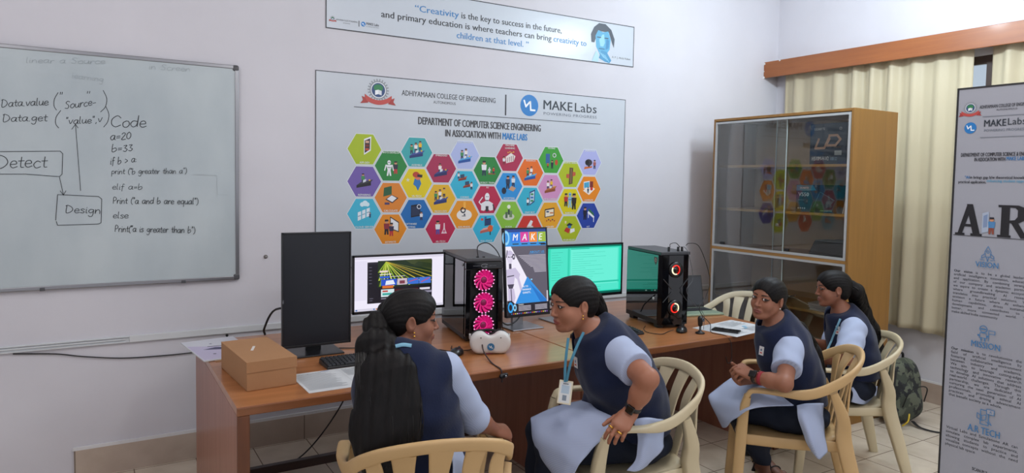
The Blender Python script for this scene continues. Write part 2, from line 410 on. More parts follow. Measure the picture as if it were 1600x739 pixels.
for y in (WY0+.03, 1.85, 2.50, WY1-.03): b.box((XR+.045, y, (WZ0+WZ1)/2), (.05, .06, WZ1-WZ0))
for z in (WZ0+.03, 1.75, 2.20, WZ1-.03): b.box((XR+.04, (WY0+WY1)/2, z), (.03, WY1-WY0, .02 if 1.3 < z < 2.4 else .06))
b.build('window_frame', dark_frame, win)

# pelmet over the curtains
pelmet_m = wood('pelmet_wood', '#96592f', '#884e2a', axis=1, rough=.4, coat=.1)
t = thing('curtain_pelmet', 'long brown wooden pelmet board running along the top of the curtains', 'pelmet', (5.22, 2.4, 2.58))
MB().span((-.012, -2.4, 0), (.012, D-2.4-.002, .142)).build('front_board', pelmet_m, t, bevel=.003)
MB().span((.012, -2.4, .118), (XR-5.22-.001, D-2.4-.002, .136)).build('top_board', pelmet_m, t)
for y, z, s in ((D-2.4-.006, .005, .012), (D-2.4-.008, .128, .012), (D-2.4-.004, .06, .008), (D-2.4-.17, .139, .009)):
    b = MB(); b.add(*(lambda P: ([(-.013, y+dy*s, z+dz*s) for dy, dz in P], [tuple(range(len(P)))]))([(-1, -.6), (.6, -1), (1, .3), (.2, 1), (-.8, .5)]), plaster)
    o = b.build('chipped_plaster', parent=t); o['label'] = 'white plaster chip'
# curtains
def curtain_mat():
    m = mat('cream_satin', '#d3c8ab', .42, spec=.45, sheen=.2); nt = m.node_tree; b = nt.nodes['Principled BSDF']
    out = nt.nodes['Material Output']; tr = nt.nodes.new('ShaderNodeBsdfTranslucent'); tr.inputs[0].default_value = lin('#e8e4d4')
    mx = nt.nodes.new('ShaderNodeMixShader'); mx.inputs[0].default_value = .30
    nt.links.new(b.outputs[0], mx.inputs[1]); nt.links.new(tr.outputs[0], mx.inputs[2]); nt.links.new(mx.outputs[0], out.inputs[0])
    tc = nt.nodes.new('ShaderNodeTexCoord'); mp = nt.nodes.new('ShaderNodeMapping'); mp.inputs['Scale'].default_value = (40, 40, 1)
    nt.links.new(tc.outputs['Object'], mp.inputs[0]); n = nt.nodes.new('ShaderNodeTexNoise'); n.inputs['Scale'].default_value = 3
    nt.links.new(mp.outputs[0], n.inputs['Vector']); bp = nt.nodes.new('ShaderNodeBump'); bp.inputs['Strength'].default_value = .15
    bp.inputs['Distance'].default_value = .004; nt.links.new(n.outputs['Fac'], bp.inputs['Height']); nt.links.new(bp.outputs[0], b.inputs['Normal'])
    return m
def curtain(y0, y1, z0, seed, label, nf):
    r = np.random.default_rng(seed); n = nf*16; m = 40; vs = []; fs = []
    u = np.linspace(0, 1, n); ph = u*nf*2*PI+.9*np.sin(u*5+seed)+.5*np.sin(u*13+2*seed); amp = .028*(1+.45*np.sin(u*9+seed))
    for j in range(m):
        v = j/(m-1); z = 2.66+(z0-2.66)*v
        k = (.55+.6*v); x = amp*k*(np.sin(ph+.35*np.sin(3*v+u*4))+.35*np.sin(2*ph+1)); zz = z+(.012*np.sin(u*7+seed) if j == m-1 else 0)
        yy = y0+(y1-y0)*(u+.004*np.sin(ph)); yy = yy+(.010*np.sin(u*6+seed))*v
        vs += [(x[i], yy[i]-(y0+y1)/2, (zz if np.isscalar(zz) else zz[i])-z0) for i in range(n)]
    fs = [(j*n+i, j*n+i+1, (j+1)*n+i+1, (j+1)*n+i) for j in range(m-1) for i in range(n-1)]
    t = thing('curtain', label, 'curtain', (5.31, (y0+y1)/2, z0), 0, 'cream satin curtains')
    o = MB().add(vs, fs, None, True).build('curtain_cloth', curtain_mat(), t)
    md = o.modifiers.new('solid', 'SOLIDIFY'); md.thickness = .003
    for k in range(nf):
        i = int((k+.5)*n/nf); MB().tube([(vs[i][0], vs[i][1], vs[i][2]-.005), (vs[i][0]+.01, vs[i][1], vs[i][2]+.03)], .004, None, 6).build('curtain_hook', mat('steel', '#a8a8a8', .3, metal=1), t)
    return t
curtain(4.12, 2.57, .535, 3, 'cream satin curtain behind the wooden glass cabinet, left of the dark window post', 9)
curtain(2.455, .9, .55, 8, 'cream satin curtain behind the tall printed standee, right of the dark window post', 9)

# whiteboard
WB = 4.25; wx0, wx1, wz0, wz1 = -1.70, .722, 1.018, 2.246
alu = mat('aluminium_trim', '#8f9094', .35, metal=.85); grey_p = mat('grey_corner', '#4b4c50', .5)
t = thing('whiteboard', 'large whiteboard with handwritten code and boxed diagram on the back wall', 'whiteboard', ((wx0+wx1)/2, D, wz0))
ox, oz = (wx0+wx1)/2, wz0
MB().span((wx0-ox+.01, -.022, .01), (wx1-ox-.01, -.002, wz1-oz-.01)).build('writing_surface', mat('whiteboard_enamel', '#b9c3c6', .25, spec=.5, noise=.1, nscale=3.2, col2='#a9b4b9', stretch=(1, 1, .5)), t)
b = MB()
for a, c in (((wx0-ox, -.026, 0), (wx1-ox, -.001, .02)), ((wx0-ox, -.026, wz1-oz-.02), (wx1-ox, -.001, wz1-oz)), ((wx1-ox-.02, -.026, .02), (wx1-ox, -.001, wz1-oz-.02)), ((wx0-ox, -.026, .02), (wx0-ox+.02, -.001, wz1-oz-.02))): b.span(a, c)
b.build('frame', alu, t, bevel=.003)
for sx in (wx0-ox, wx1-ox):
    for sz in (0, wz1-oz):
        q = .5 if sx < 0 else -.5; r = .5 if sz == 0 else -.5
        MB().box((sx+q*.03, -.0145, sz+r*.03), (.034, .027, .034)).build('corner_cap', grey_p, t, bevel=.008)
for px in (66, 287):
    p = on_y(px, 450, WB); MB().box((p[0]-ox, -.024, .004), (.022, .012, .016)).build('tray_clip', grey_p, t, bevel=.002)
# handwriting: single stroke letters, x height 1
G = {'a': (1, [[(.8,.95),(.35,1),(.05,.55),(.25,.05),(.6,.2),(.8,.95),(.75,.2),(.95,.05)]]), 'b': (.95, [[(.1,1.8),(.1,.05),(.5,0),(.8,.4),(.6,.9),(.12,.6)]]),
 'c': (.85, [[(.75,.85),(.4,1),(.08,.5),(.35,.02),(.8,.2)]]), 'd': (1, [[(.75,.9),(.3,.95),(.05,.45),(.35,.02),(.75,.4),(.85,1.8),(.8,.1)]]),
 'e': (.85, [[(.1,.5),(.7,.6),(.55,1),(.2,.9),(.08,.4),(.35,.02),(.8,.2)]]), 'f': (.7, [[(.65,1.6),(.4,1.75),(.3,1.2),(.25,-.5)], [(.05,.9),(.6,.95)]]),
 'g': (.95, [[(.75,.9),(.35,1),(.08,.55),(.35,.15),(.72,.5),(.78,.9),(.7,-.5),(.35,-.75),(.1,-.5)]]), 'h': (.95, [[(.12,1.8),(.1,0),(.2,.6),(.55,.95),(.75,.6),(.75,0)]]),
 'i': (.4, [[(.15,.95),(.15,.1),(.3,.02)], [(.17,1.35),(.2,1.4)]]), 'l': (.45, [[(.12,1.8),(.12,.15),(.3,.02)]]), 'n': (.95, [[(.1,.95),(.1,0),(.2,.65),(.5,.95),(.72,.6),(.75,0)]]),
 'm': (1.3, [[(.1,.95),(.1,0),(.2,.7),(.42,.95),(.55,.6),(.55,0),(.65,.7),(.9,.95),(1.05,.6),(1.1,0)]]), 'o': (.9, [[(.45,1),(.1,.7),(.15,.15),(.5,0),(.8,.4),(.7,.9),(.45,1)]]),
 'p': (.9, [[(.1,.95),(.1,-.7)], [(.1,.7),(.45,1),(.78,.6),(.5,.1),(.12,.2)]]), 'q': (.95, [[(.75,.9),(.35,1),(.08,.55),(.35,.05),(.72,.4),(.78,.95),(.78,-.75)]]),
 'r': (.7, [[(.1,.95),(.12,0),(.18,.6),(.4,.95),(.65,.85)]]), 's': (.75, [[(.65,.85),(.35,1),(.12,.75),(.6,.35),(.45,.02),(.08,.12)]]), 't': (.65, [[(.3,1.5),(.3,.15),(.6,.05)], [(.02,.95),(.6,1)]]),
 'u': (.95, [[(.1,.95),(.12,.2),(.4,.02),(.7,.4),(.75,.95),(.75,.1),(.95,.02)]]), 'v': (.85, [[(.08,.95),(.38,.02),(.75,1)]]), 'w': (1.2, [[(.08,.95),(.3,.02),(.55,.8),(.8,.02),(1.1,1)]]),
 'D': (1.3, [[(.2,1.7),(.2,0),(.7,.05),(1.1,.7),(.85,1.4),(.3,1.75),(.05,1.6)]]), 'C': (1.3, [[(1.1,1.4),(.7,1.75),(.15,1.2),(.15,.4),(.6,0),(1.15,.3)]]),
 'P': (1, [[(.15,0),(.15,1.7),(.6,1.75),(.85,1.3),(.55,.85),(.15,.8)]]), 'S': (1, [[(.85,1.5),(.5,1.75),(.15,1.35),(.7,.7),(.6,.05),(.05,.15)]]),
 '0': (.9, [[(.45,1.5),(.12,1.1),(.12,.3),(.45,0),(.75,.4),(.75,1.1),(.45,1.5)]]), '2': (.9, [[(.1,1.2),(.4,1.5),(.7,1.15),(.1,.05),(.8,.05)]]), '3': (.85, [[(.1,1.4),(.6,1.45),(.3,.85),(.7,.5),(.45,.02),(.08,.15)]]),
 '=': (.9, [[(.1,.75),(.7,.8)], [(.1,.4),(.7,.45)]]), '>': (.9, [[(.1,1.1),(.7,.6),(.1,.15)]]), '(': (.55, [[(.45,1.8),(.12,1),(.15,.2),(.45,-.3)]]), ')': (.55, [[(.1,1.8),(.42,1),(.38,.2),(.08,-.3)]]),
 '"': (.5, [[(.12,1.8),(.1,1.4)], [(.32,1.8),(.3,1.4)]]), '.': (.4, [[(.12,.02),(.18,.06)]]), ',': (.4, [[(.15,.1),(.08,-.25)]]), ':': (.4, [[(.12,.1),(.16,.14)], [(.12,.7),(.16,.74)]]), '-': (.7, [[(.05,.5),(.6,.55)]]), ' ': (.75, [])}
ART = Art((0, -.0225, 0), (1, 0, 0), (0, 0, 1), rough=.5)
def hand(s, px, py, ex, ey, xh, w=1.1, c='#1e2226'):
    """write s with its base line running from photo point (px,py) to (ex,ey); xh = x height in photo px"""
    ART.h = .0006; tot = sum(G[ch][0] for ch in s); A = np.array([px, py], float); B = np.array([ex, ey], float)-A
    x = 0
    for ch in s:
        adv, st = G[ch]
        for pl in st:
            pts = crom([(x+a+.08*b, b+.06*math.sin(x*3)) for a, b in pl], 3) if len(pl) > 2 else np.array([(x+a+.08*b, b) for a, b in pl])
            q = [on_y(*(A+B*(a/tot)+np.array([0, -b*xh])), WB) for a, b in pts]
            ART.line([(p[0]-ox, p[2]-oz) for p in q], w*.0026, c)
        x += adv
def wline(pts, w=1.0, c='#1e2226', closed=False):
    q = [on_y(x, y, WB) for x, y in pts]; ART.line([(p[0]-ox, p[2]-oz) for p in q], w*.0026, c, closed)
hand('Data.value', 1, 167, 76, 164, 6.5); hand('(', 82, 168, 90, 168, 13); hand('Source-', 101, 170, 150, 164, 6.5); hand(')', 156, 170, 168, 170, 16); hand('"', 91, 160, 98, 160, 9); hand('"', 133, 157, 141, 157, 8)
hand('Data.get', 3, 190, 74, 189, 6.5); hand('(', 84, 196, 94, 196, 13); hand('"value"', 102, 194, 148, 192, 6); hand(',v', 149, 192, 160, 190, 6); hand(')', 161, 194, 171, 193, 15)
hand('Code', 172, 198, 229, 199, 10, 1.4); hand('a=20', 172, 219, 205, 217, 7, 1.3); hand('b=33', 174, 237, 208, 236, 6.5, 1.2)
hand('if b > a:', 172, 257, 214, 253, 6, 1.1); hand('print ("b greater than a")', 174, 272, 292, 271, 5, .9); hand('elif a=b', 175, 296, 223, 296, 5, .9)
hand('Print ("a and b are equal")', 176, 318, 310, 319, 5.5, 1.1); hand('else', 176, 341, 201, 341, 5.5, 1.1); hand('Print("a is greater than b")', 179, 362, 305, 364, 5.6, 1.1)
hand('Detect', -6, 262, 74, 262, 11, 1.3); hand('Design', 101, 332, 158, 334, 6.5, 1.2)
wline([(-12, 237), (94, 236), (98, 240), (97, 272), (93, 276), (40, 272), (-12, 272)], 1.1)
wline([(93, 277), (99, 304)]); wline([(94, 298), (99, 305), (103, 298)])
wline([(87, 344), (90, 304), (154, 307), (159, 311), (158, 348), (154, 350), (90, 352), (88, 346)], 1.1); wline([(118, 195), (126, 298)], .9); wline([(112, 202), (118, 194), (122, 200)], .9)
wline([(302, 273), (338, 274), (340, 304)], .5, '#9aa3a6'); wline([(340, 304), (356, 305)], .5, '#9aa3a6')
hand('linear a Source', 40, 98, 165, 100, 5, .6, '#8e989c'); hand('in Screen', 232, 108, 298, 112, 5, .6, '#8e989c'); hand('learning', 112, 122, 162, 128, 5, .6, '#99a3a7')
o = ART.build('handwriting', t); o['label'] = 'dark marker handwriting of code lines and boxes'

# trunking and wiring along the back wall
white_pl = mat('white_plastic', '#cfd2d4', .45); blackc = mat('black_cable', '#101012', .5)
t = thing('cable_trunking', 'white plastic cable trunking running low along the back wall behind the desk', 'trunking', (1.5, D, .70))
MB().span((.16-1.5, -.016, .004), (XR-.02-1.5, -.0005, .040)).build('cover', white_pl, t, bevel=.002)
b = MB(); b.span((-2.0-1.5, -.004, .006), (.16-1.5, -.0005, .04)); b.span((-2.0-1.5, -.016, .006), (.16-1.5, -.004, .010)); b.span((-2.0-1.5, -.014, .034), (.16-1.5, -.004, .037))
o = b.build('open_channel', white_pl, t); o['label'] = 'channel with its cover missing'
MB().tube([(-3.5, -.009, .02), (-2.6, -.009, .024), (-1.36, -.009, .022)], .004).build('wire', white_pl, t)
p = on_y(354, 523, D); MB().lathe([(.0001, 0), (.008, 0), (.008, .003), (.0001, .003)], (p[0]-1.5, -.0155, p[2]-.70), mat('black_hole', '#050505', .9), 16, Matrix.Rotation(PI/2, 3, 'X')).build('cable_hole', parent=t)
pts = [on_y(x, y, D-.008) for x, y in ((20, 553), (87, 553), (130, 557), (190, 559.5), (250, 556), (300, 551), (330, 546))]
tag(MB().tube(crom(pts, 5), .0032, blackc).build('wall_cable'), 'black cable sagging along the wall just under the open trunking', 'cable')
t = thing('wall_nail', 'small nail in the wall between the whiteboard and the dark portrait monitor', 'nail', on_y(415, 401, D))
MB().lathe([(.002, 0), (.002, .018), (.0055, .018), (.0055, .02), (.0001, .021)], m=mat('steel', '#a8a8a8', .3, metal=1), n=12, R=Matrix.Rotation(PI/2, 3, 'X')).build('nail_shank', parent=t)
MB().lathe([(.0001, .001), (.012, .001), (.010, .003), (.0001, .003)], m=mat('wall_plug', '#77726f', .8), n=12, R=Matrix.Rotation(PI/2, 3, 'X')).build('wall_plug', parent=t)
# ------------------------------------------------------------------ printed banners on the back wall
def crest(A, x, y, s):
    A.disc(x, y, .40*s, '#8d9299'); 
    for k in range(22):
        a = 2*PI*k/22; A.poly([(x+math.cos(a+d)*r*s, y+math.sin(a+d)*r*s) for d, r in ((-.07, .38), (.07, .38), (.06, .49), (-.06, .49))], '#8d9299')
    A.disc(x, y, .35*s, '#dfe3e6'); A.disc(x, y, .31*s, '#2f4a78'); A.disc(x, y+.10*s, .22*s, '#2f7d4f', .15*s)
    A.poly([(x-.15*s, y-.22*s), (x, y-.17*s), (x, y+.02*s), (x-.15*s, y-.02*s)], '#e8ecef'); A.poly([(x+.15*s, y-.22*s), (x, y-.17*s), (x, y+.02*s), (x+.15*s, y-.02*s)], '#d5dadf')
    for q in (-1, 1):
        A.poly([(x+q*.82*s, y-.62*s), (x+q*.70*s, y-.47*s), (x+q*.76*s, y-.30*s), (x+q*.50*s, y-.40*s), (x+q*.46*s, y-.58*s)], '#a33a36')
    A.poly([(x+k*.62*s, y-.44*s-.20*s*(1-k*k)+(.10*s if abs(k) > .9 else 0)) for k in np.linspace(-1, 1, 13)]+[(x+k*.62*s, y-.20*s-.24*s*(1-k*k)) for k in np.linspace(1, -1, 13)], '#bb4a44')
def ml_logo(A, x, y, r, c='#1f78be'):
    A.disc(x, y, r, c); A.line([(x+a*r*1.0, y+b*r) for a, b in ((-.58, .42), (-.38, -.12), (.02, .30), (.10, .34), (.16, -.42), (.62, -.42))], .17*r, '#eef3f6')
INK, BLUE = '#2c2f36', '#3d7fb8'
# main banner
BX0, BX1, BZ0, BZ1 = 1.166, 3.603, 1.048, 2.268; O = (BX0, D-.004, BZ0)
t = thing('wall_banner', 'large printed department banner of coloured hexagons on the back wall above the monitors', 'banner', ((BX0+BX1)/2, D, BZ0))
def kid(o): o.location = tuple(-v for v in t.location); return o
MB().span((BX0, D-.0035, BZ0), (BX1, D-.0004, BZ1)).build('vinyl_sheet', mat('banner_vinyl', '#c3cad2', .32, noise=.03, nscale=2, col2='#bcc3cb', bump=.2, bscale=5), t).location = tuple(-v for v in t.location)
A = Art((0, D-.0035, 0), (1, 0, 0), (0, 0, 1)); A.line([(BX0+.002, BZ0+.002), (BX1-.002, BZ0+.002), (BX1-.002, BZ1-.002), (BX0+.002, BZ1-.002)], .005, INK, True)
kid(A.build('border_line', t))
A = Art((0, D-.0035, 0), (1, 0, 0), (0, 0, 1)); crest(A, 1.566, 2.178, .145); kid(A.build('college_crest', t))
A = Art((0, D-.0035, 0), (1, 0, 0), (0, 0, 1)); ml_logo(A, 2.707, 2.161, .077); kid(A.build('round_logo', t))
A = Art((0, D-.0035, 0), (1, 0, 0), (0, 0, 1))
A.text('ADHIYAMAAN COLLEGE OF ENGINEERING', 1.725, 2.158, .036, INK, fit=.70, bold=.012); A.text('AUTONOMOUS', 1.950, 2.122, .019, INK, fit=.165)
A.rect(2.503, 2.077, 2.514, 2.223, INK); A.text('MAKE', 2.830, 2.143, .070, '#26303a', fit=.258, bold=.02); A.text('Labs', 3.112, 2.143, .070, '#26303a', fit=.206)
A.text('POWERING PROGRESS', 2.831, 2.103, .021, '#6b7480', fit=.489, space=1.1); A.rect(1.407, 2.060, 3.358, 2.0645, '#4a4e55')
A.text('DEPARTMENT OF COMPUTER SCIENCE ENGINEERING', 1.843, 1.978, .051, '#3c3c40', fit=.965, bold=.028); A.text('IN ASSOCIATION WITH', 2.041, 1.908, .049, '#3c3c40', fit=.430, bold=.028)
A.text('MAKE LABS', 2.488, 1.908, .049, '#1f7cc0', fit=.205, bold=.03)
kid(A.build('headings', t))
# little printed pictures
SK, DK, WH = '#c98f6d', '#23232c', '#e6e8ec'
def man(A, x, y, s, shirt, legs='#2a2d4a', skin=SK):
    A.poly([(x-.18*s, y), (x-.16*s, y+.5*s), (x+.16*s, y+.5*s), (x+.18*s, y), (x+.05*s, y), (x, y+.35*s), (x-.05*s, y)], legs)
    A.poly([(x-.2*s, y+.45*s), (x-.24*s, y+.9*s), (x+.24*s, y+.9*s), (x+.2*s, y+.45*s)], shirt); A.disc(x, y+1.05*s, .15*s, skin, n=10); A.poly([(x-.16*s, y+1.06*s), (x-.14*s, y+1.22*s), (x+.14*s, y+1.22*s), (x+.16*s, y+1.08*s)], DK)
def desk_i(A, x, y, w, c, top):
    A.poly([(x-w, y), (x-w, y+.35*w), (x+w, y+.8*w), (x+w, y+.35*w)], c); A.poly([(x-w, y+.35*w), (x-.45*w, y+.75*w), (x+1.3*w, y+1.15*w), (x+w, y+.8*w)], top)
def scr(A, x, y, w, h, c, rim=DK, sk=.3):
    A.poly([(x-w, y), (x+w, y+sk*w), (x+w, y+h+sk*w), (x-w, y+h)], rim); A.poly([(x-.85*w, y+.1*h), (x+.85*w, y+.1*h+sk*.85*w), (x+.85*w, y+.88*h+sk*.85*w), (x-.85*w, y+.88*h)], c)
def bot(A, x, y, s, c=WH):
    A.poly([(x-.22*s, y), (x-.14*s, y+.55*s), (x+.14*s, y+.55*s), (x+.22*s, y), (x+.08*s, y), (x, y+.4*s), (x-.08*s, y)], c); A.poly([(x-.15*s, y+.55*s), (x-.3*s, y+1.0*s), (x+.3*s, y+1.0*s), (x+.15*s, y+.55*s)], c)
    A.disc(x, y+1.22*s, .17*s, c, .2*s, 14); A.line([(x-.12*s, y+1.22*s), (x+.12*s, y+1.22*s)], .05*s, DK); A.line([(x-.3*s, y+.98*s), (x-.42*s, y+.5*s)], .09*s, c); A.line([(x+.3*s, y+.98*s), (x+.42*s, y+.5*s)], .09*s, c); A.line([(x-.15*s, y+.75*s), (x+.15*s, y+.75*s)], .05*s, DK)
HEX = [  # column, row, colour, caption, picture
 (0,0,'#a3b81e','APP-DEV','phone'),(0,1,'#6f5aa6','REPAIRING','desk1'),(0,2,'#3fb3d1','CLOUD SERVER','cloud'),(1,0,'#23803a','^BOTS DEVELOP','botman'),(1,1,'#d9822b','CALCULATE','book'),(1,2,'#e08a1c','ESTIMATE','board'),
 (2,0,'#3aa3a8','ASSEMBLE','desk3'),(2,1,'#dcc60f','VR-TECH','vr'),(2,2,'#1768ae','SOFTWARE\nTESTING','screen'),(3,0,'#a12a50','^EMBEDDED','desk1b'),(3,1,'#dfae24','MICRO-DEV','desk3'),(3,2,'#b5234d','AR-TECH','lab'),
 (4,0,'#aab6e0','^ELECTRONICS','desk2'),(4,1,'#32b0cf','CODING','code'),(4,2,'#e3931f','ADR-MODEL','head'),(5,0,'#23803a','ROBOT TRAIN','train'),(5,1,'#b32149','^A.I','bot'),(5,2,'#35b2d6','FULL-STACK','full'),
 (6,0,'#a8284d','^MACHINE\nLEARNING','brain'),(6,1,'#2b8fd4','ACCEPTING','shake'),(6,2,'#86bc3d','SCADA','plant'),(7,0,'#df6b1e','^RESEARCH','desk2'),(7,1,'#32aeca','CHAT-BOT','phone2'),(7,2,'#c9352b','','shoe'),
 (8,0,'#3b9a35','^TESTING','test'),(8,1,'#cb8fbb','DEVELOPMENT','desk2b'),(8,2,'#e0a126','WEB-DEV','screen2'),(9,0,'#a9b820','^GRAPHIC DESIGN','tower'),(9,1,'#d3c40f','ROBOTICS','botmen'),(9,2,'#a8b71f','BRAIN ALGAE','books'),
 (10,0,'#a9aede','^ANIMATION','cam'),(10,1,'#e0851f','COMPLETE','rooms'),(10,2,'#22409a','IOT','iot')]
def picture(A, k, x, y, R):
    s = R
    if k in ('phone', 'phone2'):
        A.poly([(x-.05*s, y-.5*s), (x+.42*s, y-.2*s), (x+.45*s, y+.75*s), (x-.05*s, y+.55*s)], WH if k == 'phone' else '#24407a'); A.poly([(x, y-.38*s), (x+.36*s, y-.12*s), (x+.38*s, y+.62*s), (x, y+.46*s)], '#2e2a30' if k == 'phone' else '#bcd7ea')
        for q in (0, .25, .5): A.rect(x+.05*s, y-.2*s+q*s, x+.3*s, y-.05*s+q*s, ('#b5472f', '#7a2f24', '#cfa28a')[int(q*4)] if k == 'phone' else ('#3f8f5a', '#3c6fae', '#3f8f5a')[int(q*4)])
        if k == 'phone2': man(A, x-.2*s, y-.5*s, .5*s, WH)
    elif k.startswith('desk'):
        n = {'desk1': 1, 'desk1b': 1, 'desk2': 2, 'desk2b': 2, 'desk3': 3}[k]; cs = ['#b93a3a', '#3f8a56', '#e7e3e0', '#e2b52c']
        for q in range(n): man(A, x+(-.1, -.25, -.4)[n-1]*s+q*.32*s, y-.25*s+q*.12*s, .55*s, cs[(q+len(k)) % 4])
        col = {'desk1': ('#1d1d24', '#34343e'), 'desk1b': ('#262a5e', '#39427e'), 'desk2': ('#1c4f9a', '#4d9ed6'), 'desk2b': ('#8a4a2a', '#b46a3f'), 'desk3': ('#23336e', '#3d4f94')}[k]
        desk_i(A, x-.05*s, y-.55*s, .5*s, *col); A.poly([(x-.1*s, y-.2*s), (x+.1*s, y-.12*s), (x+.12*s, y+.05*s), (x-.1*s, y-.02*s)], '#cfd6dd'); A.disc(x+.35*s, y-.02*s, .06*s, '#e2b52c')
    elif k == 'cloud':
        for dx, dy, r in ((-.15, .5, .15), (.05, .57, .19), (.22, .5, .14)): A.disc(x+dx*s, y+dy*s, r*s, '#d6ecf4')
        for q in range(3): A.poly([(x-.45*s+q*.3*s, y-.6*s+q*.12*s), (x-.22*s+q*.3*s, y-.5*s+q*.12*s), (x-.22*s+q*.3*s, y+.05*s+q*.12*s), (x-.45*s+q*.3*s, y-.03*s+q*.12*s)], '#dfe9f0'); A.line([(x-.42*s+q*.3*s, y-.3*s+q*.12*s), (x-.25*s+q*.3*s, y-.24*s+q*.12*s)], .05*s, '#6f8fb0')
        man(A, x+.4*s, y-.4*s, .3*s, '#2d4d7c')
    elif k == 'botman': bot(A, x-.15*s, y-.6*s, .75*s); man(A, x+.32*s, y-.45*s, .7*s, '#2a2d3e', '#b9303a')
    elif k == 'book':
        A.poly([(x-.55*s, y-.05*s), (x-.5*s, y+.55*s), (x+.05*s, y+.68*s), (x+.05*s, y+.1*s)], '#2a5a3a'); A.poly([(x-.4*s, y-.25*s), (x+.1*s, y-.5*s), (x+.55*s, y-.15*s), (x+.05*s, y+.08*s)], '#2a2433'); A.poly([(x-.3*s, y-.22*s), (x+.1*s, y-.42*s), (x+.42*s, y-.15*s), (x+.05*s, y+.04*s)], WH); A.rect(x-.45*s, y-.6*s, x-.1*s, y-.45*s, '#463a66')
    elif k == 'board':
        A.poly([(x-.05*s, y-.1*s), (x+.6*s, y-.35*s), (x+.6*s, y+.35*s), (x-.05*s, y+.75*s)], '#2b2b35'); A.poly([(x, y-.05*s), (x+.55*s, y-.27*s), (x+.55*s, y+.3*s), (x, y+.65*s)], WH); man(A, x-.3*s, y-.5*s, .85*s, '#8c2f3a', '#241f2a'); man(A, x+.05*s, y-.6*s, .75*s, '#3a2f4e', '#b9303a')
    elif k == 'vr':
        A.poly([(x-.25*s, y-.2*s), (x-.15*s, y+.2*s), (x+.25*s, y+.15*s), (x+.35*s, y-.15*s), (x+.1*s, y-.65*s), (x-.05*s, y-.35*s)], '#2c74b4'); A.disc(x+.1*s, y+.35*s, .24*s, '#d5735a'); A.disc(x-.05*s, y+.48*s, .25*s, '#b5402c', .2*s); A.poly([(x+.05*s, y+.32*s), (x+.42*s, y+.28*s), (x+.44*s, y+.48*s), (x+.05*s, y+.5*s)], DK)
        A.poly([(x-.65*s+(.16 if q % 2 else .07)*s*math.cos(PI/2+q*PI/5+PI/5), y+.1*s+(.16 if q % 2 else .07)*s*math.sin(PI/2+q*PI/5+PI/5)) for q in range(10)], '#d9d8b8')
    elif k == 'screen': scr(A, x-.05*s, y-.35*s, .35*s, .85*s, '#22304e', '#10131d'); A.ring(x+.2*s, y+.4*s, .14*s, .05*s, '#d6dde4'); man(A, x+.38*s, y-.55*s, .5*s, '#d8dade', '#2a2d4a')
    elif k == 'lab': man(A, x-.22*s, y-.5*s, .8*s, '#e2e6ea', '#5a4c9a'); A.poly([(x+.05*s, y-.45*s), (x+.5*s, y-.45*s), (x+.34*s, y-.1*s), (x+.32*s, y+.3*s), (x+.24*s, y+.3*s), (x+.22*s, y-.1*s)], '#e6cfd8'); A.disc(x+.28*s, y-.28*s, .1*s, '#cf6f8d')
    elif k == 'code':
        for dx, dy in ((-.2, .15), (.2, -.35)): desk_i(A, x+dx*s, y+dy*s, .32*s, '#7d2f22', '#b2553c'); scr(A, x+dx*s, y+(dy+.2)*s, .16*s, .26*s, '#2c4a6a')
        man(A, x-.5*s, y+.3*s, .4*s, '#d8dade'); man(A, x+.55*s, y-.45*s, .45*s, '#d8dade')
    elif k == 'head': A.disc(x, y-.15*s, .62*s, '#e9e6e2', .4*s); A.ring(x-.1*s, y+.2*s, .17*s, .09*s, '#2f3f55'); A.rect(x-.2*s, y-.25*s, x+.12*s, y-.2*s, '#4a4a52'); A.disc(x+.02*s, y-.12*s, .07*s, '#2f3f55'); A.rect(x-.08*s, y+.35*s, x+.1*s, y+.8*s, '#efb04a')
    elif k == 'train': man(A, x-.3*s, y-.5*s, .9*s, WH, '#20324a'); A.rect(x+.05*s, y-.4*s, x+.65*s, y-.3*s, '#8c5a2f'); bot(A, x+.15*s, y-.3*s, .3*s); man(A, x+.5*s, y-.35*s, .42*s, '#b5402c')
    elif k == 'bot':
        A.disc(x, y+.28*s, .2*s, '#e6e6ea', .3*s); A.rect(x-.1*s, y-.1*s, x+.1*s, y+.05*s, '#38343c'); A.poly([(x-.5*s, y-.7*s), (x-.5*s, y-.2*s), (x-.15*s, y-.02*s), (x+.15*s, y-.02*s), (x+.5*s, y-.2*s), (x+.5*s, y-.7*s), (x+.25*s, y-.75*s), (x, y-.55*s), (x-.25*s, y-.75*s)], '#e2e2e6'); A.poly([(x-.12*s, y-.8*s), (x-.12*s, y-.4*s), (x+.12*s, y-.4*s), (x+.12*s, y-.8*s)], '#38343c')
        A.line([(x-.09*s, y+.3*s), (x-.04*s, y+.3*s)], .05*s, DK); A.line([(x+.04*s, y+.3*s), (x+.09*s, y+.3*s)], .05*s, DK); A.line([(x-.5*s, y-.3*s), (x-.68*s, y-.1*s), (x-.4*s, y+.25*s)], .08*s, '#e2e2e6'); A.line([(x+.5*s, y-.3*s), (x+.66*s, y-.7*s)], .1*s, '#38343c')
    elif k == 'full': desk_i(A, x-.05*s, y-.45*s, .5*s, '#b8605a', '#dba59a'); scr(A, x+.08*s, y+.1*s, .26*s, .5*s, '#23406e'); A.disc(x+.3*s, y-.1*s, .22*s, '#d9622a', .26*s); A.line([(x+.3*s, y-.35*s), (x+.3*s, y-.55*s)], .08*s, DK); A.rect(x-.5*s, y+.5*s, x-.3*s, y+.66*s, '#c4453c'); A.rect(x-.2*s, y+.62*s, x-.03*s, y+.78*s, '#2b5aa0')
    elif k == 'brain':
        A.poly([(x-.3*s, y-.35*s), (x+.35*s, y-.2*s), (x+.5*s, y+.2*s), (x+.1*s, y+.42*s), (x-.35*s, y+.12*s)], '#e4dcd8')
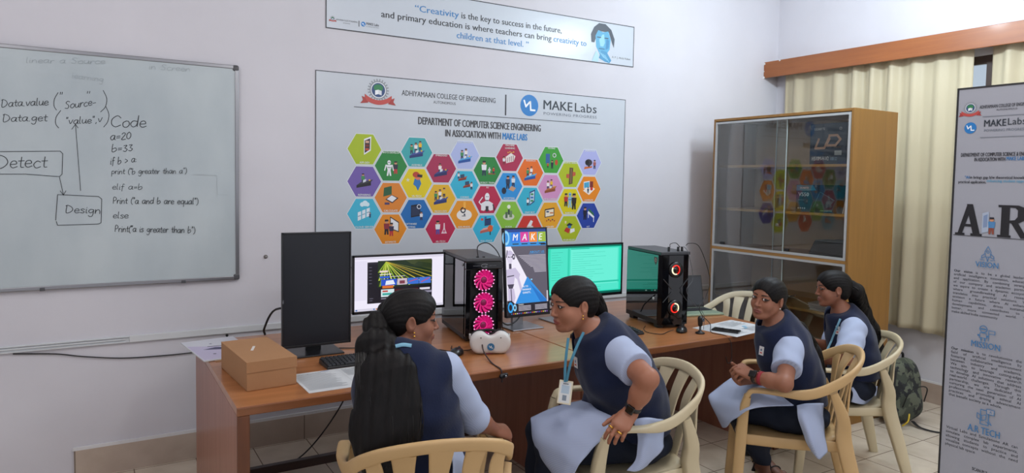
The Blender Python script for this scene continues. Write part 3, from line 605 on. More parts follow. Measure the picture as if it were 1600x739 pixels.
        for q in range(4): A.line([(x-.2*s+q*.17*s, y-.25*s+q*.03*s), (x-.2*s+q*.17*s, y+.05*s+q*.06*s)], .06*s, '#8c6a6a'); A.disc(x-.15*s+q*.16*s, y+.45*s+.05*s*(q % 2), .05*s, '#e3b43a')
        man(A, x-.5*s, y-.45*s, .5*s, '#d8dade', '#7d2f3a')
    elif k == 'shake': man(A, x-.12*s, y-.3*s, .8*s, '#27344e', '#1d2538'); man(A, x+.35*s, y-.15*s, .7*s, '#d9dde2', '#2a2d4a'); A.poly([(x-.05*s, y-.35*s), (x+.35*s, y-.5*s), (x+.6*s, y-.25*s), (x+.2*s, y-.08*s)], '#c79a78'); A.disc(x-.45*s, y-.45*s, .2*s, '#1d2538', .25*s)
    elif k == 'plant': A.disc(x, y-.25*s, .5*s, '#cfd4c2', .26*s); A.disc(x, y+.5*s, .15*s, '#e4ead9'); A.rect(x-.3*s, y-.35*s, x-.1*s, y+.1*s, '#4d6a4a'); A.rect(x+.05*s, y-.3*s, x+.3*s, y+.2*s, '#6d8a5c'); A.rect(x-.08*s, y-.1*s, x+.08*s, y+.3*s, '#394a44')
    elif k == 'shoe': A.poly([(x-.2*s, y+.1*s), (x+.1*s, y+.55*s), (x+.3*s, y+.45*s), (x+.1*s, y-.05*s)], WH); A.poly([(x-.3*s, y-.1*s), (x+.4*s, y-.1*s), (x+.3*s, y+.1*s), (x-.2*s, y+.1*s)], '#d3c9c4')
    elif k == 'test': A.rect(x-.5*s, y-.2*s, x-.12*s, y+.55*s, '#2f5f9a'); A.ring(x+.3*s, y+.45*s, .14*s, .07*s, WH); A.disc(x+.5*s, y-.1*s, .14*s, '#b5402c', .22*s); man(A, x+.1*s, y-.6*s, .55*s, '#242d3a', '#1d2538'); man(A, x-.3*s, y-.55*s, .35*s, '#b5402c')
    elif k == 'screen2':
        scr(A, x-.05*s, y-.3*s, .45*s, .65*s, '#e9dfc8'); A.rect(x-.35*s, y+.1*s, x-.1*s, y+.22*s, '#2c4a6a'); A.rect(x-.02*s, y+.02*s, x+.3*s, y+.12*s, '#c26a2a')
        for q in range(5): A.disc(x-.3*s+q*.18*s, y-.55*s+.09*s*(q % 2), .06*s, ('#b5402c', '#2a2d4a')[q % 2])
    elif k == 'tower': A.poly([(x-.15*s, y-.75*s), (x+.22*s, y-.65*s), (x+.26*s, y+.6*s), (x-.1*s, y+.62*s)], '#5a4632'); A.poly([(x-.4*s, y-.2*s), (x-.1*s, y-.25*s), (x-.1*s, y+.1*s), (x-.4*s, y+.1*s)], '#b5553c'); A.poly([(x+.2*s, y-.1*s), (x+.5*s, y), (x+.5*s, y+.25*s), (x+.2*s, y+.3*s)], '#b5553c'); A.line([(x+.05*s, y-.6*s), (x+.07*s, y+.5*s)], .08*s, '#8c7350')
    elif k == 'botmen': bot(A, x, y-.6*s, .85*s, '#7fb3cf'); man(A, x-.38*s, y-.5*s, .85*s, '#b5302a', '#20242e'); man(A, x+.4*s, y-.75*s, 1.05*s, '#2a221e', '#17161a')
    elif k == 'books': A.poly([(x-.5*s, y-.3*s), (x-.05*s, y-.5*s), (x+.1*s, y-.15*s), (x-.3*s, y)], '#b5302a'); A.poly([(x+.1*s, y-.5*s), (x+.55*s, y-.35*s), (x+.5*s, y-.1*s), (x+.1*s, y-.15*s)], WH); A.poly([(x-.3*s, y+.15*s), (x+.05*s, y+.02*s), (x+.35*s, y+.2*s), (x, y+.35*s)], '#1d2538'); A.disc(x+.02*s, y+.02*s, .17*s, '#2c74b4', .12*s); A.rect(x-.45*s, y+.3*s, x-.3*s, y+.5*s, '#d8c9a0')
    elif k == 'cam': A.disc(x-.1*s, y+.05*s, .36*s, '#3b3540', .27*s); A.disc(x-.24*s, y+.05*s, .18*s, '#1b1a20'); A.poly([(x-.55*s, y-.5*s), (x+.25*s, y-.35*s), (x+.25*s, y-.22*s), (x-.5*s, y-.3*s)], '#c9642a'); A.rect(x-.15*s, y-.3*s, x+.02*s, y-.1*s, '#2a2730'); man(A, x+.5*s, y-.45*s, .6*s, '#a05a55')
    elif k == 'rooms':
        A.poly([(x-.6*s, y-.25*s), (x, y-.6*s), (x+.6*s, y-.1*s), (x, y+.2*s)], '#e9e4dc'); scr(A, x-.25*s, y-.1*s, .3*s, .55*s, '#4aa0c4', WH); A.rect(x+.05*s, y, x+.4*s, y+.5*s, '#7a2f2a'); A.disc(x+.25*s, y-.1*s, .14*s, '#c9352b'); man(A, x-.1*s, y-.45*s, .4*s, '#2c4a6a')
    elif k == 'iot': man(A, x-.35*s, y-.45*s, .85*s, '#161a30', '#10132a'); A.poly([(x-.1*s, y+.1*s), (x+.55*s, y-.35*s), (x+.6*s, y-.2*s), (x-.02*s, y+.27*s)], WH); A.rect(x-.04*s, y-.3*s, x+.02*s, y+.1*s, WH); A.rect(x+.5*s, y-.65*s, x+.56*s, y-.3*s, WH); A.poly([(x, y+.25*s), (x+.55*s, y-.15*s), (x+.55*s, y+.05*s), (x, y+.5*s)], '#2f6a4a')
for c, r, col, cap, pic in HEX:
    x = 1.478+.1785*c; R = .1130
    z = (1.800-.0033*c if c % 2 == 0 else 1.698-.0034*(c-1))-r*.2045
    A = Art((0, D-.0035, 0), (1, 0, 0), (0, 0, 1)); hx = [(math.cos(k*PI/3), math.sin(k*PI/3)*.985) for k in range(6)]
    A.poly([(x+a*R*1.03, z+q*R*1.03) for a, q in hx], '#d6dbe0'); A.poly([(x+a*R*.985, z+q*R*.985) for a, q in hx], col); A.up(.0003)
    picture(A, pic, x, z+(-.06 if cap.startswith('^') else .10)*R, R*.84); A.up(.0003)
    lines = cap.lstrip('^').split('\n'); top = cap.startswith('^')
    for i, L in enumerate(lines):
        if L: A.text(L, x if len(lines) == 1 or top else x-.04, z+(.72*R-.02*i if top else -.80*R+.02*(len(lines)-1-i)), .0125, '#dfe6e2', anchor='C', bold=.02)
    kid(A.build('hexagon_print', t))
# quote banner above it
QX0, QX1, QZ0, QZ1 = 1.228, 3.672, 2.528, 2.842
t = thing('quote_banner', 'long narrow printed banner with a quotation and a blue portrait, near the ceiling', 'banner', ((QX0+QX1)/2, D, QZ0))
o = MB().span((QX0, D-.0035, QZ0), (QX1, D-.0004, QZ1)).build('vinyl_sheet', mat('quote_vinyl', '#c2cad3', .30, spec=.45, bump=.6, bscale=3, stretch=(1, 1, 2)), t); kid(o)
A = Art((0, D-.0035, 0), (1, 0, 0), (0, 0, 1)); A.line([(QX0+.002, QZ0+.002), (QX1-.002, QZ0+.002), (QX1-.002, QZ1-.002), (QX0+.002, QZ1-.002)], .006, INK, True); kid(A.build('border_line', t))
A = Art((0, D-.0035, 0), (1, 0, 0), (0, 0, 1)); A.text('“Creativity', 1.812, 2.708, .044, BLUE, fit=.318, bold=.02); kid(A.build('quotation_text', t))
A = Art((0, D-.0035, 0), (1, 0, 0), (0, 0, 1)); A.text('is the key to success in the future,', 2.150, 2.708, .044, '#33363c', fit=.826, bold=.02); kid(A.build('quotation_text', t))
A = Art((0, D-.0035, 0), (1, 0, 0), (0, 0, 1)); A.text('and primary education is where teachers can bring', 1.582, 2.640, .044, '#33363c', fit=1.305, bold=.02); kid(A.build('quotation_text', t))
A = Art((0, D-.0035, 0), (1, 0, 0), (0, 0, 1)); A.text('creativity to', 2.906, 2.640, .044, BLUE, fit=.300, bold=.02); kid(A.build('quotation_text', t))
A = Art((0, D-.0035, 0), (1, 0, 0), (0, 0, 1)); A.text('children at that level. ”', 2.116, 2.572, .044, BLUE, fit=.575, bold=.02); kid(A.build('quotation_text', t))
A = Art((0, D-.0035, 0), (1, 0, 0), (0, 0, 1)); A.text('A. P. J. Abdul Kalam', 3.455, 2.579, .016, INK, fit=.185); kid(A.build('small_print', t))
A = Art((0, D-.0035, 0), (1, 0, 0), (0, 0, 1)); A.text('ADHIYAMAAN COLLEGE OF ENGINEERING', 1.292, 2.582, .010, INK, fit=.135); kid(A.build('small_print', t))
A = Art((0, D-.0035, 0), (1, 0, 0), (0, 0, 1)); A.text('AUTONOMOUS', 1.335, 2.568, .006, INK, fit=.045); kid(A.build('small_print', t))
A = Art((0, D-.0035, 0), (1, 0, 0), (0, 0, 1)); A.rect(1.434, 2.561, 1.439, 2.597, INK); kid(A.build('divider_bar', t))
A = Art((0, D-.0035, 0), (1, 0, 0), (0, 0, 1)); A.text('MAKE Labs', 1.484, 2.578, .017, INK, fit=.082, bold=.02); kid(A.build('small_print', t))
A = Art((0, D-.0035, 0), (1, 0, 0), (0, 0, 1)); A.text('POWERING PROGRESS', 1.484, 2.566, .006, '#6b7480', fit=.082); kid(A.build('small_print', t))
A = Art((0, D-.0035, 0), (1, 0, 0), (0, 0, 1)); crest(A, 1.270, 2.590, .030); kid(A.build('college_crest', t))
A = Art((0, D-.0035, 0), (1, 0, 0), (0, 0, 1)); ml_logo(A, 1.464, 2.580, .015); kid(A.build('round_logo', t))
A = Art((0, D-.0035, 0), (1, 0, 0), (0, 0, 1)); x, z = 3.362, 2.70
A.poly([(x+a*.115, z+c*.15) for a, c in ((-.95,-.15),(-1,.25),(-.75,.62),(-.35,.85),(.2,.85),(.7,.6),(1,.15),(.95,-.3),(.8,-.1),(.5,.45),(-.4,.45),(-.7,-.15))], '#3b4450')
A.poly([(x+a*.115, z+c*.15) for a, c in ((-.62,.2),(-.4,.5),(0,.42),(.45,.5),(.66,.1),(.6,-.4),(.25,-.75),(-.2,-.75),(-.55,-.35))], '#4f9fc4')
A.poly([(x+a*.115, z+c*.15) for a, c in ((-.30,.02),(-.05,.3),(.1,.32),(.18,-.1),(.05,-.3),(-.2,-.3))], '#8cc7de'); A.poly([(x+a*.115, z+c*.15) for a, c in ((.3,.1),(.55,.05),(.5,-.35),(.25,-.45))], '#2f7fae')
for q in (-.32, .3): A.line([(x+(q-.15)*.115, z+.14*.15), (x+(q+.15)*.115, z+.14*.15)], .007, '#1f3346')
A.line([(x-.3*.115, z-.42*.15), (x+.15*.115, z-.42*.15)], .006, '#1f4f70'); A.poly([(x+a*.115, z+c*.15) for a, c in ((-.1,-.5),(.35,-.55),(.75,-.95),(.6,-1.1),(.2,-1.05),(-.3,-.9))], '#3b8ab5')
for q in range(4): A.line([(x+(-.25+.15*q)*.115, z-(.6+.04*q)*.15), (x+(.1+.15*q)*.115, z-(.85+.06*q)*.15)], .005, '#86c3dc')
A.poly([(x+a*.115, z+c*.15) for a, c in ((-.9,-1.1),(-.55,-.55),(-.3,-.75),(-.35,-1.1))], '#a9cfdd')
kid(A.build('portrait_print', t))
# ------------------------------------------------------------------ glazed cupboard
CX0, CX1, CY0, CY1, CH, CMID = 4.28, 4.78, 2.775, 3.98, 2.135, 1.11
ply = wood('plywood', '#93692f', '#855f2a', axis=2, rough=.5, scale=.6, coat=.05); edge_w = wood('edge_wood', '#b3884a', '#9a7038', axis=1, rough=.5)
inner = mat('cupboard_inside', '#b8a080', .7)
t = thing('glass_cabinet', 'tall wooden cabinet with sliding glass doors against the curtained right wall', 'cabinet', ((CX0+CX1)/2, (CY0+CY1)/2, 0))
def rel(b): b.v = [(x-t.location.x, y-t.location.y, z-t.location.z) for x, y, z in b.v]; return b
for y in (CY0, CY1-.02): rel(MB().span((CX0+.001, y, 0), (CX1, y+.02, CH))).build('side_panel', ply, t, bevel=.002)
rel(MB().span((CX0, CY0+.0205, CH-.02), (CX1, CY1-.0205, CH))).build('top_panel', ply, t, bevel=.002)
rel(MB().span((CX1-.012, CY0+.021, .05), (CX1-.002, CY1-.021, CH-.021))).build('back_panel', inner, t)
rel(MB().span((CX0+.002, CY0+.021, 0), (CX1-.013, CY1-.021, .06))).build('plinth', ply, t)
rel(MB().span((CX0+.002, CY0+.021, CMID-.011), (CX1-.013, CY1-.021, CMID+.011))).build('middle_rail', edge_w, t)
shelf_w = wood('shelf_wood', '#c9a15f', '#b58d4e', axis=1, rough=.5)
SH = [1.768, 1.430, .745, .40]
for z in SH: rel(MB().span((CX0+.028, CY0+.021, z-.018), (CX1-.013, CY1-.021, z))).build('shelf', shelf_w, t, bevel=.001)
cg = glass_mat('cabinet_glass', '#f6f6f3', .85)
def pane(y0, y1, z0, z1, dx, hy):
    g = rel(MB().span((CX0+dx, y0, z0), (CX0+dx+.004, y1, z1))).build('glass_door', cg, t)
    rel(MB().span((CX0+dx-.006, hy-.018, z0+.004), (CX0+dx-.0005, hy+.018, z0+.022))).build('glass_handle', mat('black_plastic', '#161618', .4), g)
ymid = 3.345
for z0, z1 in ((CMID+.028, CH-.042), (.08, CMID-.028)):
    b = MB(); f = .016
    for a, c in (((CX0-.002, CY0+.022, z0-f), (CX0+.03, CY1-.022, z0)), ((CX0-.002, CY0+.022, z1), (CX0+.03, CY1-.022, z1+f)), ((CX0-.002, CY0+.022, z0), (CX0+.03, CY0+.022+f, z1)), ((CX0-.002, CY1-.022-f, z0), (CX0+.03, CY1-.022, z1))): b.span(a, c)
    rel(b).build('glazing_frame', mat('pale_trim', '#b9bbbb', .4, metal=.3), t)
    pane(ymid-.045, CY1-.04, z0, z1, .006, CY1-.12); pane(CY0+.04, ymid+.045, z0, z1, .018, ymid-.08)
    rel(MB().span((CX0+.011, ymid-.05, z0), (CX0+.017, ymid-.044, z1))).build('door_edge', mat('glass_edge', '#a9b5b2', .2), t)
    rel(MB().span((CX0+.0115, ymid+.038, z0), (CX0+.0175, ymid+.045, z1))).build('door_edge', mat('glass_edge', '#a9b5b2', .2), t)
# what stands in it
def printed_box(name, label, cat, yc, z, w, h, d, x, base, art, group=None, rz=0):
    r = thing(name, label, cat, (x+d/2, yc, z), rz, group)
    MB().span((-d/2, -w/2, 0), (d/2, w/2, h)).build('carton', base, r, bevel=.002)
    A = Art((-d/2, w/2, 0), (0, -1, 0), (0, 0, 1)); art(A, w, h); A.build('print', r); return r
def a1(A, w, h):
    A.rect(.004, .004, w-.004, h-.004, '#2a4159'); A.poly([(0.004, h*.45), (w-.004, h*.7), (w-.004, h*.25), (.004, .01)], '#20344c'); A.text('GIGABYTE', .03, h*.84, .017, '#cfd6dc', fit=.085, bold=.01)
    for sx in (0, .10): pass
    A.line([(.07, h*.62), (.045, h*.40), (.075, h*.40), (.115, h*.40), (.15, h*.66)], .016, '#c9a48f'); A.line([(.15, h*.70), (.21, h*.70), (.235, h*.60), (.20, h*.46), (.13, h*.46)], .016, '#c9a48f'); A.line([(.155, h*.62), (.13, h*.46)], .012, '#c9a48f')
    A.text('ULTRA DURABLE', .19, h*.40, .009, '#b89a8a', fit=.05); A.text('H510M-H-V2', .022, h*.10, .028, '#dde3e8', fit=.13, bold=.02); A.text('USB 3.2', .165, h*.10, .022, '#7fa7c4', fit=.05, bold=.02); A.rect(.195, h*.22, .248, h*.33, '#aeb8bf'); A.ring(.235, h*.86, .008, .002, '#dde3e8')
printed_box('motherboard_box', 'dark blue motherboard carton with copper letters on the top shelf of the glass cabinet', 'box', 3.02, SH[0], .285, .285, .07, 4.37, mat('carton_blue', '#22364c', .4), a1)
def a2(A, w, h):
    A.rect(.003, .003, w-.003, h-.003, '#1c2a33'); A.poly([(.003, h*.78), (w*.5, h*.80), (w*.42, h-.003), (.003, h-.003)], '#2f8fa8'); A.text('GIGABYTE', .03, h*.85, .014, '#e6eef0', fit=.07, bold=.02); A.text('V550', .02, h*.58, .028, '#dfe6ea', fit=.085, bold=.03); A.text('550W  80 PLUS', .02, h*.42, .008, '#9fb3bd', fit=.05)
    for q in range(9): A.line([(w*.42+q*.012, h*.12+q*.006), (w*.52+q*.013, h*.72-q*.008)], .003, '#39606e')
    A.poly([(w*.45, h*.2), (w*.75, h*.1), (w*.95, h*.45), (w*.6, h*.75)], '#2a4650'); A.line([(w*.45, h*.2), (w*.6, h*.75), (w*.95, h*.45)], .003, '#4f8797')
    for q in range(4): A.disc(.025+q*.017, h*.14, .006, '#b9c9d0')
    A.text('GIGABYTE', w*.62, .010, .010, '#9fc6b0', fit=.09, bold=.02)
printed_box('power_supply_box', 'black power supply carton with a teal stripe on the middle cabinet shelf', 'box', 3.09, SH[1], .325, .195, .12, 4.36, mat('carton_black', '#1b2126', .4), a2)
paper_m = mat('white_paper', '#c9ccce', .7)
for k in range(5):
    tl = .30+.035*k; r = thing('paper_folder', 'white paper folder leaning beside the power supply carton on the cabinet shelf', 'folder', (4.36, 2.882-.0135*k, SH[1]+.0005), 0, 'white folders on the cabinet shelf')
    R = Matrix.Rotation(.20, 3, 'X'); MB().box(R @ Vector((.10, 0, .115+.004*(k % 3))), (.19, .007, .23+.008*(k % 3)), R=R).build('sheets', paper_m, r, bevel=.001); MB().box(R @ Vector((.002, 0, .115)), (.004, .009, .23), R=R).build('spine', mat('paper_spine', '#b3b7ba', .6), r)
r = thing('printer_unit', 'black slatted electronic unit on the lowest upper cabinet shelf', 'device', (4.52, 2.97, CMID+.0115), 0)
MB().box((0, 0, .055), (.34, .33, .11), taper=.82).build('casing', mat('dark_casing', '#2a3034', .35), r, bevel=.008)
b = MB()
for k in range(9): b.box((-.16+.018*k, 0, .113), (.007, .22, .008))
b.build('vent_slats', mat('grey_slat', '#596167', .35), r); MB().box((-.166, 0, .02), (.02, .30, .022)).build('front_lip', mat('black_plastic', '#161618', .4), r, bevel=.003)
def crumpled(name, label, cat, loc, sx, sy, m, seed, h=.012):
    r = np.random.default_rng(seed); n = 12; vs = [((i/n-.5)*sx, (j/n-.5)*sy, h*abs(math.sin(i*1.3+seed)*math.cos(j*.9))+r.uniform(0, h*.3)+.002) for i in range(n+1) for j in range(n+1)]
    o = MB().add(vs, [(i*(n+1)+j, (i+1)*(n+1)+j, (i+1)*(n+1)+j+1, i*(n+1)+j+1) for i in range(n) for j in range(n)], m, True).build(name); o.location = loc
    md = o.modifiers.new('solid', 'SOLIDIFY'); md.thickness = .002; return tag(o, label, cat)
crumpled('plastic_bag', 'crumpled clear plastic bag lying on the left of the lower cabinet shelf', 'bag', (4.50, 3.62, SH[2]), .28, .40, mat('clear_plastic', '#a7adb0', .2), 2, .03)
r = thing('note_card', 'small white card with a dark letter standing upright inside the lower cabinet', 'card', (4.36, 2.93, 1.018)); r.location.z = SH[2]
MB().box((0, 0, .125), (.003, .075, .25)).build('card', paper_m, r); A = Art((-.0016, .035, .19), (0, -1, 0), (0, 0, 1)); A.text('W', .01, .02, .018, INK); A.build('letter', r)
for k, c in enumerate(('#c9ccce', '#6f86a8', '#d2d2cc')):
    r = thing('shelf_book', ['white book at the bottom of the pile on the lower cabinet shelf', 'blue covered book in the middle of the pile on the lower cabinet shelf', 'thin white book on top of the pile on the lower cabinet shelf'][k], 'book', (4.43, 2.96+.008*k, SH[2]+.0005+.0165*k), .05*k, 'books piled on the lower cabinet shelf')
    MB().box((0, 0, .008), (.19, .25, .0125)).build('pages', paper_m, r); bb = MB(); bb.box((0, 0, .0008), (.2, .26, .0015)); bb.box((0, 0, .0152), (.2, .26, .0015)); bb.build('cover', mat('book_cover_%d' % k, c, .5), r)

# ------------------------------------------------------------------ the two desks
top_m = wood('desk_laminate', '#b2764a', '#9d6338', axis=0, rough=.28, scale=.7, coat=.25); panel_m = wood('desk_panel', '#a06a54', '#925c47', axis=2, rough=.4, scale=.8); rim_m = wood('desk_edge', '#8a5632', '#784626', axis=0, rough=.4); post_m = wood('desk_post', '#6f3f24', '#5d331c', axis=2, rough=.4)
def desk(label, x0, x1, y0=2.73, y1=3.955):
    t = thing('computer_desk', label, 'desk', ((x0+x1)/2, (y0+y1)/2, 0), 0, 'wooden computer desks'); w = (x1-x0)/2-.002; d = (y1-y0)/2; Z = DESK
    MB().span((-w, -d+.012, Z-.032), (w, d, Z)).build('desk_top', top_m, t, bevel=.002)
    MB().span((-w, -d, Z-.034), (w, -d+.012, Z-.001)).build('front_edge', rim_m, t, bevel=.003)
    for s in (-1, 1):
        p = MB().span((s*w if s < 0 else w-.046, -d+.012, 0), (-w+.046 if s < 0 else w, d, Z-.0325)).build('end_panel', panel_m, t)
        q = MB().span((s*w if s < 0 else w-.046, -d, 0), (-w+.046 if s < 0 else w, -d+.0115, Z-.0345)).build('front_post', post_m, t, bevel=.002)
    MB().span((-w+.0465, .30, .08), (w-.0465, .335, .125)).build('foot_rail', wood('rail_wood', '#3a2218', '#2e1a12', axis=0), t, bevel=.002)
    return t
desk('left wooden desk carrying the cardboard box and the pink fan computer', .452, 2.118)
desk('right wooden desk carrying the red ring computer and the open laptop', 2.122, 3.595)

# ------------------------------------------------------------------ plastic armchairs
def make_chair(label, loc, rz, m, zs=1):
    t = thing('plastic_armchair', label, 'chair', loc, rz, 'moulded plastic armchairs'); t.scale.z = zs
    # seat pan
    n = 14; top = []; 
    for j in range(n+1):
        v = j/n; y = .235-.44*v; w = .225-.045*v
        for i in range(n+1):
            u = i/n*2-1; z = .432-.018*math.sin(PI*min(1, v*1.1))*(1-u*u*.6)-(.028*max(0, 1-v*6)**2)+(.02*max(0, v-.86)/.14)
            top.append((u*w, y, z-.012*abs(u)**6))
    fs = [(j*(n+1)+i, (j+1)*(n+1)+i, (j+1)*(n+1)+i+1, j*(n+1)+i+1) for j in range(n) for i in range(n)]
    o = MB().add(top, fs, m, True).build('seat', parent=t); md = o.modifiers.new('solid', 'SOLIDIFY'); md.thickness = .012; md.offset = -1; md.use_rim = True
    ap = [(-.225, .232), (-.21, .0), (-.182, -.205)]
    bb = MB()
    for s in (-1, 1): bb.sweep(crom([(s*-x, y, .405+(.0 if k == 0 else -.006)) for k, (x, y) in enumerate(ap)], 4), (.014, .05), (0, 0, 1), None, 10)
    bb.sweep(crom([(-.225, .232, .392), (0, .242, .385), (.225, .232, .392)], 5), (.012, .05), (0, 0, 1), None, 10); bb.build('seat_apron', m, t)
    # arms and top rail run on as one
    half = [(.262, .212, .618), (.268, .190, .645), (.276, .13, .651), (.283, .03, .647), (.280, -.06, .655), (.266, -.145, .688), (.236, -.228, .738), (.155, -.287, .781), (0, -.312, .800)]
    pts = crom([(-x, y, z) for x, y, z in half]+half[::-1][1:], 5); secs = []; ups = []
    for p in pts:
        k = min(1, max(0, (p[1]+.04)/.12)); k = k*k*(3-2*k); e = min(1, abs(p[0])/.26); secs.append((.022+.024*k, .046-.024*k)); ups.append((0, -.35*(1-k), 1) if p[1] < .2 else (0, .8, 1))
    MB().sweep(pts, secs, ups, None, 14).build('arm_rail', m, t)
    # slats
    for s, (xb, xt) in enumerate(((-.165, -.205), (-.085, -.116), (0, 0), (.085, .116), (.165, .205))):
        kt = abs(xt)/.272; zt = float(np.interp(abs(xt), [0, .155, .236], [.80, .783, .742]))-.014; yt = float(np.interp(abs(xt), [0, .155, .236], [-.312, -.287, -.228])); sg = 1 if xt > 0 else -1
        P = crom([(xb, -.205, .425), (xb*1.12+(xt-xb)*.25, -.228, .55), (xb+(xt-xb)*.7, -.262+.03*kt, .68), (xt, yt, zt)], 5)
        MB().sweep(P, [(.050+(.032-.030*(abs(xt) > .2)*(i/(len(P)-1))**2)*i/(len(P)-1)-(.010*math.sin(PI*i/(len(P)-1))), .010) for i in range(len(P))], [(sg*.75*kt*(i/(len(P)-1))**2, -1, -.2) for i in range(len(P))], None, 12, 5).build('slat', m, t)
    for s in (-1, 1):
        P = crom([(s*.262, .262, 0), (s*.250, .245, .20), (s*.240, .232, .42), (s*.252, .224, .54), (s*.262, .210, .618)], 4)
        MB().sweep(P, [(.036+.012*min(1, 2*i/(len(P)-1)), .040+.014*math.sin(PI*i/(len(P)-1))-.010*(i/(len(P)-1))**3) for i in range(len(P))], (0, 1, 0), None, 12, 5).build('leg', m, t)
        P = crom([(s*.250, -.330, 0), (s*.225, -.275, .22), (s*.200, -.222, .43), (s*.220, -.210, .54), (s*.254, -.160, .664)], 4)
        MB().sweep(P, [(.034+.020*min(1, 2*i/(len(P)-1))-.030*max(0, 2*i/(len(P)-1)-1)**2, .046+.024*math.sin(PI*i/(len(P)-1))-.012*(i/(len(P)-1))**3) for i in range(len(P))], (0, 1, 0), None, 12, 5).build('leg', m, t)
    return t
tan = mat('tan_plastic', '#c3a272', .42, spec=.4, noise=.08, nscale=6); cream = mat('cream_plastic', '#c9bc9c', .42, spec=.4, noise=.08, nscale=5); pale = mat('pale_cream_plastic', '#d3cab0', .40, spec=.4, noise=.05, nscale=5)
def face(fx, fy): return math.atan2(-fx, fy)
CH1 = make_chair('tan plastic armchair at the front, its slatted back towards the viewer', (.992, 2.205, 0), face(.261, .965), tan)
CH2 = make_chair('cream plastic armchair under the person in navy who grips its arm', (1.965, 2.30, 0), face(-.975, .22), cream)
CH3 = make_chair('tan plastic armchair beside the desk corner under the person facing the viewer', (2.945, 2.195, 0), face(-.69, .724), tan, 1.025)
CH4 = make_chair('cream plastic armchair nearest the cabinet under the person with the long ponytail', (3.667, 2.43, 0), face(-.79, .615), cream, .957)
CH5 = make_chair('empty pale cream plastic armchair at the right end of the desk', (3.90, 3.47, 0), face(-1, 0), pale)

# ------------------------------------------------------------------ printed standee
SX, SY1, SY0, STZ = 2.879, 1.436, 1.142, 2.0
t = thing('printed_standee', 'tall narrow printed standee at the right edge with vision and mission text', 'standee', (SX+.012, (SY0+SY1)/2, 0))
def kid3(o): o.location = tuple(-v for v in t.location); return o
kid3(MB().span((SX, SY0, .05), (SX+.024, SY1, STZ)).build('board', mat('standee_print', '#a0a3ad', .5), t))
b = MB(); f = .006
for a, c in (((SX-.003, SY1, .03), (SX+.028, SY1+f, STZ+f)), ((SX-.003, SY0-f, .03), (SX+.028, SY0, STZ+f)), ((SX-.003, SY0, STZ), (SX+.028, SY1, STZ+f))): b.span(a, c)
kid3(b.build('edge_frame', mat('dark_edge', '#1f1f22', .5), t)); kid3(MB().span((SX-.07, SY0-.01, 0), (SX+.10, SY1+.01, .045)).build('base_foot', mat('dark_edge', '#1f1f22', .5), t, bevel=.008))
A = Art((SX, 0, 0), (0, -1, 0), (0, 0, 1), base=.0006)
def sp(px, py): p = on_x(px, py, SX); return -p[1], p[2]
def st(body, px, py, pxh, c, px2=None, py2=None, **kw):
    """text whose base line starts at photo point (px,py), cap height pxh photo px, reaching photo x px2"""
    x, z = sp(px, py); x2, _ = sp(px2, py2 if py2 else py) if px2 else (None, 0); _, zt = sp(px, py-pxh)
    h0 = A.h; A.text(body, x, z, zt-z, c, fit=(x2-x) if px2 else None, **kw); A.h = h0
x, z = sp(1516.5, 169); crest(A, x, z, .050); x, z = sp(1516.5, 200); ml_logo(A, x, z, .0215)
st('ADHIYAMAAN COLLEGE OF ENGINEERING', 1531, 170, 5.5, INK, 1618, 164, bold=.012); st('AUTONOMOUS', 1557, 173, 3, INK, 1590, 170)
st('MAKE', 1538, 198, 11, '#26303a', 1572, bold=.02); st('Labs', 1575, 195, 11, '#26303a', 1603); st('POWERING PROGRESS', 1538, 206, 4, '#6b7480', 1603)
for (x0, y0), (x1, y1) in (((1536, 182.5), (1615, 175)), ((1532, 215), (1612, 209))): (a, q), (c, e) = sp(x0, y0), sp(x1, y1); A.line([(a, q), (c, q)], .0025, '#7b818a')
st('DEPARTMENT OF COMPUTER SCIENCE & ENGINEERING', 1502, 245, 6, '#2f3036', 1627, 240, bold=.02); st('IN ASSOCIATION WITH', 1523, 252, 6, '#2f3036', 1571, 250, bold=.02); st('MAKE LABS', 1573, 250.5, 6, '#2b78b6', 1603, bold=.02)
st('"AI', 1508, 279, 4.5, '#2b78b6', 1515, bold=.02); st('in brings gap b/w theoretical knowledge and', 1516, 279, 4.5, '#2f3036', 1622, bold=.02); st('practical application,', 1498, 286, 4.5, '#2f3036', 1541, bold=.02); st('enhancing student opportunity"', 1542, 284.5, 4.5, '#4f9fc4', 1622, bold=.01)
def serif(px, py, pw, ph, ch):
    (x, z), (x2, _), (_, z2) = sp(px, py), sp(px+pw, py), sp(px, py-ph); w, h = x2-x, z2-z; K = '#1d1d22'
    q = lambda P: A.poly([(x+a*w, z+c*h) for a, c in P], K)
    if ch == 'A':
        q([(.0, 0), (.36, 0), (.36, .07), (.27, .07), (.56, .85), (.42, 1), (.10, .07), (0, .07)]); q([(.40, 1), (.62, 1), (.92, .07), (1, .07), (1, 0), (.58, 0), (.58, .07), (.66, .07), (.42, .85)]); q([(.24, .28), (.70, .28), (.70, .36), (.24, .36)])
    else:
        q([(0, 0), (.42, 0), (.42, .07), (.36, .07), (.36, .93), (.42, .93), (.42, 1), (0, 1), (0, .93), (.1, .93), (.1, .07), (0, .07)]); q([(.36, 1), (.62, 1), (.82, .93), (.88, .75), (.82, .55), (.62, .45), (.36, .45), (.36, .53), (.52, .55), (.6, .65), (.6, .85), (.52, .92), (.36, .93)]); q([(.4, .47), (.62, .47), (.88, .07), (1, .07), (1, 0), (.72, 0)])
serif(1492.5, 366, 42, 48, 'A'); serif(1558, 370, 52, 50, 'R')
(x, z), (x2, z2) = sp(1534, 364), sp(1546, 332); A.poly([(x, z), (x2, z+.006), (x2, z2+.004), (x, z2-.004)], '#a9b6c9'); A.poly([(x+.004, z+.02), (x2-.004, z+.024), (x2-.004, z2-.006), (x+.004, z2-.014)], '#7f93b5')
